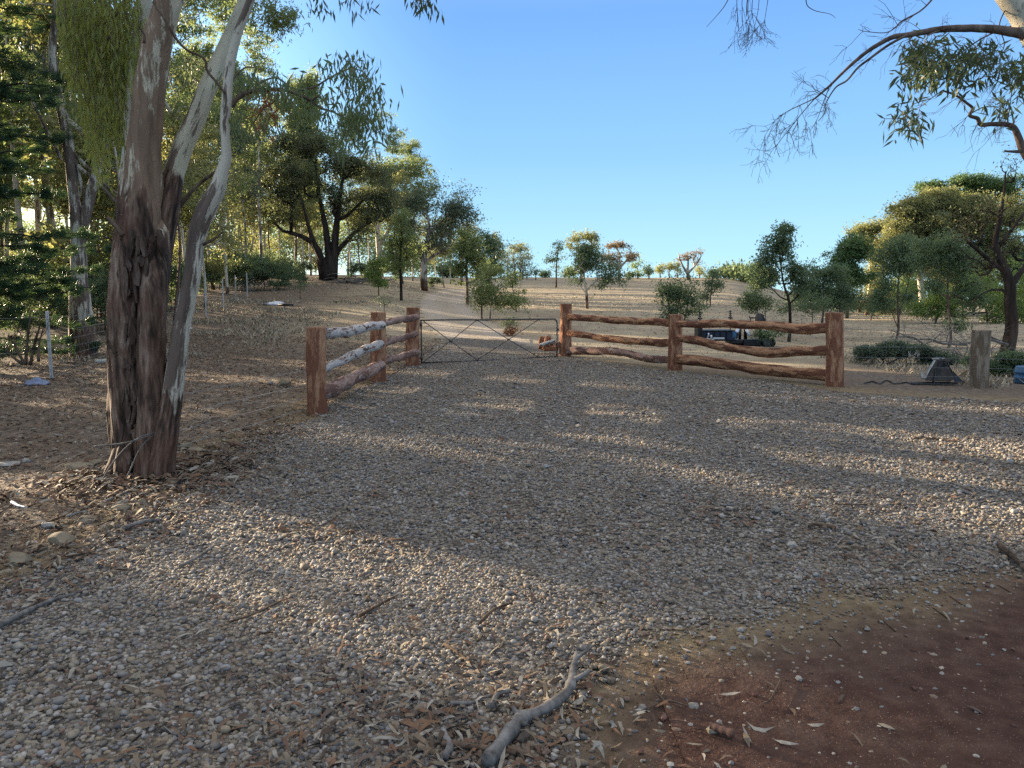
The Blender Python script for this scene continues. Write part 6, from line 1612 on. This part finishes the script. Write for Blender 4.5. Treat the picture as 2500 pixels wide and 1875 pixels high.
ptree('shrub', 'low dark spreading shrub in front of the dead brush pile', 'shrub', 2170, 18.5, [([(2150, 880), (2155, 865)], [3, 2]), ([(2260, 880), (2262, 862)], [3, 2])],
      [(2130, 860, 34, 12, 36), (2175, 855, 44, 12, 50), (2230, 864, 44, 14, 50), (2280, 878, 44, 16, 46), (2320, 892, 34, 18, 30), (2120, 872, 24, 8, 14)], M['gum_blue'], M['limb'], nleaf=120, cr=.16, L=.055, W=.024, rtip=.004, seg=.2, flat=.6, shell=.1)
ptree('shrub', 'dark green weedy mound right of the weathered post', 'shrub', 2450, 15.6, [([(2440, 930), (2442, 905)], [3, 2])],
      [(2430, 900, 32, 26, 44), (2480, 900, 36, 26, 50), (2462, 880, 44, 14, 30), (2400, 880, 40, 10, 20)], M['wattle'], M['limb'], nleaf=120, cr=.14, L=.05, W=.018, rtip=.003, seg=.2, flat=.8, shell=.1)

# ------------------------------------------------------------------ small things lying about
M['cloth'] = m_plain('white plastic sheet', (.62, .66, .74), .6, 0, 9, .1, .2)
M['clothb'] = m_plain('blue grey rag', (.19, .23, .33), .8, 0, 9, .3, .3)
M['pipe'] = m_plain('pale foam', (.60, .59, .52), .8, 0, 9, .15, .1)
def sheet_thing(name, px, py, w, d_, h, m, label, cat, seed, rz=0.):
    c = G(px, py); nx, ny = 26, 14; u, v = np.meshgrid(np.linspace(-1, 1, nx), np.linspace(-1, 1, ny)); u = u.ravel(); v = v.ravel()
    ed = 1 + .25 * vnoise(np.stack([np.arctan2(v, u) * 1.2, u * 0 + seed, u * 0], -1), seed)
    X = u * w / 2 * ed; Y = v * d_ / 2 * ed; cr_ = fbm(np.stack([u * 1.6, v * 1.6, u * 0 + seed], -1), 4, seed)
    Z = h * np.clip(1 - (u ** 2 + v ** 2) * .6, 0, 1) * (.55 + .6 * cr_) + .012
    x = c[0] + X * math.cos(rz) - Y * math.sin(rz); y = c[1] + X * math.sin(rz) + Y * math.cos(rz)
    top = np.stack([x, y, T(x, y) + np.maximum(Z, .012)], -1); bot = top * A([1, 1, 0]) + np.stack([x * 0, x * 0, T(x, y) + .002], -1)
    i = np.arange(ny - 1)[:, None] * nx; j = np.arange(nx - 1)[None]; F = np.stack([i + j, i + j + 1, i + nx + j + 1, i + nx + j], -1).reshape(-1, 4)
    N_ = nx * ny; ring = [*range(nx), *[k * nx + nx - 1 for k in range(1, ny)], *[(ny - 1) * nx + k for k in range(nx - 2, -1, -1)], *[k * nx for k in range(ny - 2, 0, -1)]]
    R = [[ring[k], ring[k] + N_, ring[(k + 1) % len(ring)] + N_, ring[(k + 1) % len(ring)]] for k in range(len(ring))]
    mb = MB(); mb.add(np.concatenate([top, bot]), F, F[:, ::-1] + N_, A(R)); return solo(name, mb, M[m], c, label, cat)
sheet_thing('plastic_sheet', 662, 744, 1.05, .7, .26, 'cloth', 'white crumpled sheet lying on the ground up the slope, left of the track', 'sheet', 3)
sheet_thing('dark_bag', 646, 745, .6, .5, .20, 'mblack', 'black bundle under the left end of the white sheet up the slope', 'bag', 5)
c0, c1 = G(680, 747), G(716, 747); mb = MB(); V, F, F3 = tube([c0 + A([0, 0, .05]), c1 + A([0, 0, .05])], .05, 10, True, .1, 8, 1, 2); mb.add(V, F, F3); solo('dark_pole', mb, M['mblack'], c0, 'dark pole sticking out right of the white sheet up the slope', 'pole')
sheet_thing('rag', 92, 940, .40, .24, .17, 'clothb', 'crumpled blue-grey rag on the leaf litter below the first steel fence post', 'rag', 7, .2)
sheet_thing('plastic_scrap', 462, 802, .2, .15, .05, 'cloth', 'small white scrap on the ground just right of the leaning gum stem', 'scrap', 9)
c = G(262, 886) + A([0, 0, .06]); mb = MB(); V, F, F3 = tube(smooth_path([c + A([-.26, -.05, -.03]), c + A([.1, 0, .0]), c + A([.40, .05, .03])], 12), .055, 14, True, .05, 6, 1, 3); mb.add(V, F, F3); solo('pale_pipe', mb, M['pipe'], c, 'short pale pipe lying behind the big gum on its left side', 'pipe')
def rock(px, py, w, h, m, label, seed, grp='loose rocks around the foot of the big gum', dep=.8, elong=None):
    c = G(px, py); V, F = ico(3); V = V * (1 + .28 * fbm(V * 1.1 + seed, 3, seed)[:, None]); rr_ = np.random.default_rng(seed)
    for _ in range(12):
        nn = rr_.normal(0, 1, 3); nn /= np.linalg.norm(nn); dd = V @ nn; lim = rr_.uniform(.55, .85); V = V - np.maximum(dd - lim, 0)[:, None] * nn * .92
    V = V * (1 + .05 * fbm(V * 6 + seed, 3, seed)[:, None])
    s = A([w, w * dep, h]) * .5; V = V * s; a = seed * 1.7 if elong is None else elong; R = A([[math.cos(a), -math.sin(a), 0], [math.sin(a), math.cos(a), 0], [0, 0, 1]])
    if elong is None: a = (a % 1.2) - .6; R = A([[math.cos(a), -math.sin(a), 0], [math.sin(a), math.cos(a), 0], [0, 0, 1]])
    V = V @ R.T + c + A([0, 0, h * .22]); mb = MB(); mb.add(V, F); return solo('rock', mb, M[m], c, label, 'rock', grp)
rk = [(192, 1150, .36, .13, 'rock', 'long tan rock left of the big gum, the largest there', 1), (235, 1140, .16, .12, 'rock', 'tan knob of rock at the right end of the long tan rock', 2), (382, 1162, .15, .09, 'rock', 'rounded tan rock just right of the gum foot', 3), (322, 1180, .13, .08, 'rock', 'tan rock directly in front of the gum foot', 4),
      (225, 1196, .12, .07, 'rock', 'small tan rock between the long rock and the gum foot', 5), (365, 1205, .17, .06, 'rock', 'flat tan rock below the gum foot', 6), (417, 1190, .13, .08, 'rock', 'squarish tan rock right of the flat one below the gum', 7), (480, 1105, .22, .09, 'rock', 'broad tan rock right of the gum at mid distance', 8),
      (455, 1098, .13, .11, 'rock', 'upright tan rock beside the gum trunk on its right', 9), (477, 1150, .11, .08, 'rock', 'small pale rock left of the grey slate strip', 10), (520, 1140, .22, .035, 'rockg', 'flat grey slate strip lying right of the gum', 11), (300, 1250, .15, .08, 'rock', 'tan rock on the clay edge below the gum', 12),
      (255, 1240, .12, .06, 'rock', 'low rock left of the one on the clay edge', 13), (24, 1135, .26, .05, 'rockg', 'flat pale grey slab at the left edge of the picture', 14), (65, 1125, .15, .04, 'rockg', 'smaller pale slab beside the one at the left edge', 15), (50, 1375, .16, .12, 'rock', 'tan boulder on the clay bank at the lower left', 16),
      (150, 1330, .20, .10, 'rock', 'lumpy tan rock halfway along the clay bank', 17), (215, 1275, .15, .08, 'rock', 'rock at the upper end of the clay bank', 18), (560, 1108, .13, .05, 'rock', 'small flat rock well right of the gum near the bark strip', 19), (120, 1290, .13, .06, 'rockg', 'dark wedge of rock in the ditch at the left', 20), (175, 1180, .10, .06, 'rock', 'small round rock in front of the long tan rock', 21), (430, 1240, .09, .05, 'rock', 'little rock at the edge of the gravel below the gum', 22), (350, 1232, .10, .06, 'rock', 'little rock below the flat one in front of the gum', 23), (95, 1345, .14, .07, 'rock', 'low rock beside the tan boulder at the lower left', 24)]
for a in rk: rock(*a)
rock(693, 944, .32, .26, 'rock', 'squarish tan rock standing left of the near log fence post', 31, 'rocks left of the near log fence post')
rock(661, 940, .14, .13, 'rockg', 'pale round stone beside the squarish rock left of the fence post', 32, 'rocks left of the near log fence post')
rock(957, 905, .12, .07, 'rockg', 'dark stone at the foot of the left log fence between its second and third posts', 33, 'rocks left of the near log fence post')
for i, (px, py, w, h) in enumerate(((870, 692, 1.2, .5), (905, 694, 1.0, .4))):
    pass
# pale heap of cut branches at the forest edge
mb = _mb = MB()
hp = G(875, 694)
for _ in range(60):
    a = rng.uniform(0, 3.14); p0 = hp + A([rng.normal(0, 1.1), rng.normal(0, .5), abs(rng.normal(0, .25)) + .05]); d = A([math.cos(a), .4 * math.sin(a), rng.normal(0, .2)])
    V, F, F3 = tube(smooth_path([p0 - d * .6, p0 + A([0, 0, .08]), p0 + d * .6], 6), rng.uniform(.015, .05), 5); mb.add(V, F, F3)
solo('branch_heap', mb, M['stick'], hp, 'heap of pale cut branches right of the spreading tree foot', 'branches')
M['white'] = m_plain('white fungus white', (.42, .43, .42), .8, 0, 9, .1, .1)
for px, py, lb in ((2222, 866, 'left one of two pale tufts in the dark ground shrub'), (2239, 862, 'right one of two pale tufts in the dark ground shrub')):
    c = P(px, py, 16.8); cc = np.repeat(c[None], 40, 0) + rng.normal(0, 1, (40, 3)) * A([.022, .02, .04]); V, F = leaf_quads(cc, .045, .010, -.4); me = mesh_np('pale_tuft', V - c, [F], False); me.materials.append(M['white'])
    stem = 0; o = bpy.data.objects.new('pale_tuft', me); o.location = [float(v) for v in c]; link(o); tag(o, lb, 'plant')

# sticks and fallen branches on the gravel
def stick(pts, r0, r1, m, label, seed, n=40, lift=1.0, sides=9, grp='sticks fallen on the driveway', name='stick'):
    q = A([G(*p[:2]) for p in pts]); q = smooth_path(q, n); rr = np.linspace(r0, r1, n); q[:, 2] = T(q[:, 0], q[:, 1]) + rr * lift + .018
    q[:, 2] += np.interp(np.linspace(0, len(pts) - 1, n), range(len(pts)), [p[2] if len(p) > 2 else 0 for p in pts])
    V, F, F3 = tube(q, rr * (1 + .08 * np.sin(np.linspace(0, 20, n) + seed)), sides, True, .14, 30, 1, seed); mb = MB(); mb.add(V, F, F3); return mb, q, solo(name, mb, M[m], q[0], label, 'stick', grp)
def branch_big():
    mb = MB()
    main = [(1190, 1895), (1211, 1867), (1239, 1824), (1262, 1802, .01), (1276, 1774), (1317, 1762, .01), (1370, 1733, .015), (1392, 1706, .02), (1399, 1672, .03), (1408, 1639, .05)]
    q = A([G(*p[:2]) for p in main]); n = 130; q = smooth_path(q, n); rr = np.interp(np.linspace(0, 1, n), [0, .25, .5, .75, 1], [.026, .026, .021, .019, .011])
    q[:, 2] = T(q[:, 0], q[:, 1]) + rr + .012 + np.interp(np.linspace(0, len(main) - 1, n), range(len(main)), [p[2] if len(p) > 2 else 0 for p in main])
    rr = rr * (1 + .07 * np.sin(np.linspace(0, 31, n))); 
    for k in (.36, .42, .78): rr += .006 * np.exp(-((np.linspace(0, 1, n) - k) / .02) ** 2)
    V, F, F3 = tube(q, rr, 18, True, .10, 26, 1, 5); mb.add(V, F, F3)
    for i0, dv, L_, r_ in ((46, (.03, -.05, .02), .06, .011), (56, (-.045, .02, .04), .05, .010), (104, (.07, .02, .03), .09, .009), (124, (.045, .03, .015), .10, .007), (102, (-.05, .07, .01), .07, .006)):
        p = q[i0]; d = A(dv); d = d / np.linalg.norm(d); V, F, F3 = tube([p, p + d * L_ * .6, p + d * L_ + A([0, 0, .005])], [r_ * 1.3, r_, r_ * .6], 9, True, .1, 30, 1, i0); mb.add(V, F, F3)
    solo('fallen_branch', mb, M['stick'], q[0], 'thick grey fallen branch with a bent end at the bottom centre', 'branch')
branch_big()
sk = [([(1081, 1798), (1090, 1826), (1099, 1850), (1085, 1880)], .010, .015, 'stick', 'pale forked-looking stick left of the thick grey branch at the bottom edge'), ([(1201, 1741), (1215, 1717), (1245, 1702)], .011, .009, 'stick', 'short bent pale stick above the thick grey branch'),
      ([(1100, 1733), (1150, 1732), (1198, 1720)], .008, .006, 'stick', 'thin pale stick left of the short bent one'), ([(1235, 1742), (1280, 1742), (1328, 1750)], .010, .006, 'stickb', 'dark stick just above the bend of the thick branch'),
      ([(1172, 1548, .02), (1205, 1516, .02), (1250, 1497, .02)], .009, .006, 'stickb', 'dark crooked stick at the edge of the sunlit patch, right part'), ([(1085, 1585), (1120, 1610), (1158, 1640)], .008, .005, 'stickb', 'dark stick below the sunlit patch'),
      ([(878, 1518), (930, 1490), (972, 1464)], .009, .005, 'stickb', 'dark stick across the left of the sunlit patch'), ([(0, 1548), (70, 1508), (130, 1482), (185, 1464)], .016, .006, 'stick', 'pale straight stick at the left edge'), ([(440, 1395), (480, 1375), (520, 1345)], .011, .008, 'stick', 'pale bent stick left of the sunlit patch'),
      ([(1080, 1835), (1180, 1845), (1260, 1865)], .012, .008, 'stickb', 'dark stick crossing under the foot of the thick branch'), ([(1240, 1850), (1280, 1862), (1310, 1875)], .010, .008, 'stickb', 'stub of dark wood right of the foot of the thick branch'), ([(2040, 1300), (1990, 1290), (1975, 1298)], .012, .012, 'stickb', 'short dark bark roll on the right of the driveway'),
      ([(2130, 1238), (2080, 1242), (2045, 1240), (2040, 1262)], .006, .004, 'stickb', 'thin forked twig on the right of the driveway'), ([(2440, 1350), (2470, 1372), (2500, 1405)], .02, .012, 'stickb', 'dark stick slanting to the right edge'), ([(2230, 1075), (2290, 1078), (2335, 1084)], .012, .008, 'stickb', 'dark bark strip in the far sunlit band at the right'),
      ([(1735, 1795), (1760, 1812), (1790, 1815)], .012, .016, 'chip', 'splintered pale wood piece on the red dirt near the bottom'), ([(1905, 1675), (1880, 1720), (1862, 1738)], .004, .003, 'stickb', 'thin dark twig on the red dirt'), ([(1600, 1730), (1640, 1735), (1680, 1738)], .005, .003, 'stickb', 'long thin twig on the red dirt near the gravel'),
      ([(210, 1190), (260, 1165), (315, 1150)], .014, .010, 'stick', 'grey stick leaning toward the gum foot from the left'), ([(250, 1240), (300, 1215), (350, 1190)], .014, .009, 'stick', 'grey stick in front of the gum foot'), ([(80, 1300), (160, 1268), (230, 1246)], .010, .006, 'stickb', 'dark stick on the clay bank'),
      ([(560, 1090), (580, 1094), (600, 1100)], .018, .015, 'chip', 'pale bark strip on the dirt right of the gum'), ([(30, 1236), (45, 1243), (66, 1248)], .014, .006, 'cloth', 'white curled strip in the ditch at the left edge'), ([(165, 1272), (190, 1262), (212, 1256)], .012, .006, 'rockg', 'pale grey strip of bark in the ditch'),
      ([(150, 1372), (230, 1356), (320, 1340)], .008, .005, 'stickb', 'long dark stick along the edge of the gravel, lower left'), ([(300, 1305), (350, 1286), (390, 1280)], .018, .012, 'stick', 'curled bark tube at the edge of the gravel'), ([(560, 1530), (620, 1510), (690, 1480)], .006, .004, 'stickb', 'long thin stick on the gravel left of the sunlit patch')]
for i, (pts, a, b, m, lb) in enumerate(sk): stick(pts, a, b, m, lb, i)
# sucker shoots curling against the gum foot
mb = MB()
for pts in ([(238, 1200), (262, 1150), (300, 1100), (340, 1068), (378, 1056)], [(300, 1190), (330, 1120), (350, 1085), (378, 1060)], [(230, 1090), (300, 1082), (345, 1070), (378, 1056)]):
    q = smooth_path(A([P(px, py, 6.42) for px, py in pts]), 30); V, F, F3 = tube(q, np.linspace(.008, .004, 30), 6, True, .1, 20, 1, 3); mb.add(V, F, F3)
part('root_shoot', mb.mesh('root_shoot', True, b0), M['stick'], gt, 'thin pale roots curling across the trunk foot')
# bare dead saplings at the far left
mb = MB(); o = G(60, 890)
for pts in ([(62, 892), (66, 840), (72, 790), (74, 760)], [(74, 892), (84, 840), (96, 800), (98, 780)], [(60, 890), (40, 850), (20, 820)], [(56, 890), (30, 870), (8, 845)], [(94, 882), (96, 840), (106, 800)]):
    q = smooth_path(PP(pts, 14.2), 16); V, F, F3 = tube(q, np.linspace(.035, .010, 16), 6, True, .1, 10, 1, 3); mb.add(V, F, F3)
    for _ in range(4): twig(q[rng.integers(5, 15)], A([rng.normal(0, .6), 0, 1]), .35, .006, 1)
solo('dead_sapling', mb, M['stickb'], o, 'cluster of bare dead stems by the fence at the far left', 'sapling')

# shed bark and leaves heaped round the near gum and along the clay edge
p = rng.normal(0, 1, (1500, 2)) * A([.55, .45]) + b0[:2] + A([0, -.15]); p = p[np.hypot(*(p - b0[:2]).T) > .22]
ground_leaves(p, .15, .022, 'leaf_litter', M['litter'], 'bark strips and leaves heaped round the foot of the big gum', .03)
p = rng.uniform((-5.5, 3.2), (-1.5, 9), (14000, 2)); sd_ = np.abs(poly_sd(p[:, 0], p[:, 1], GRAVEL)); p = p[(sd_ < .45) & (rng.random(len(p)) < .5)]
ground_leaves(p, .09, .015, 'leaf_litter', M['litter'], 'leaves and twigs gathered along the left edge of the gravel', .02)

mb = MB()
for a0, L_, r_ in ((-2.6, .42, .10), (-1.9, .38, .11), (-1.2, .36, .10), (-.5, .45, .10), (.3, .4, .09), (3.0, .4, .09), (2.2, .35, .09)):
    d = A([math.cos(a0), math.sin(a0)]); c0 = b0[:2] + A([.02, .02]) + d * .10; c1 = b0[:2] + d * (L_ * .55 + .06); m_ = (c0 + c1) / 2 + rng.normal(0, .02, 2)
    mb.tube(smooth_path([A([*c0, b0[2] + .42]), A([*m_, b0[2] + .12]), A([*c1, Tz(*c1) - .03])], 26), np.linspace(r_ * 1.05, r_ * .45, 26), 18, True, .22, 9, .5, int(a0 * 10) + 40)
part('root_flare', mb.mesh('root_flare', True, b0), M['gumA'], gt)
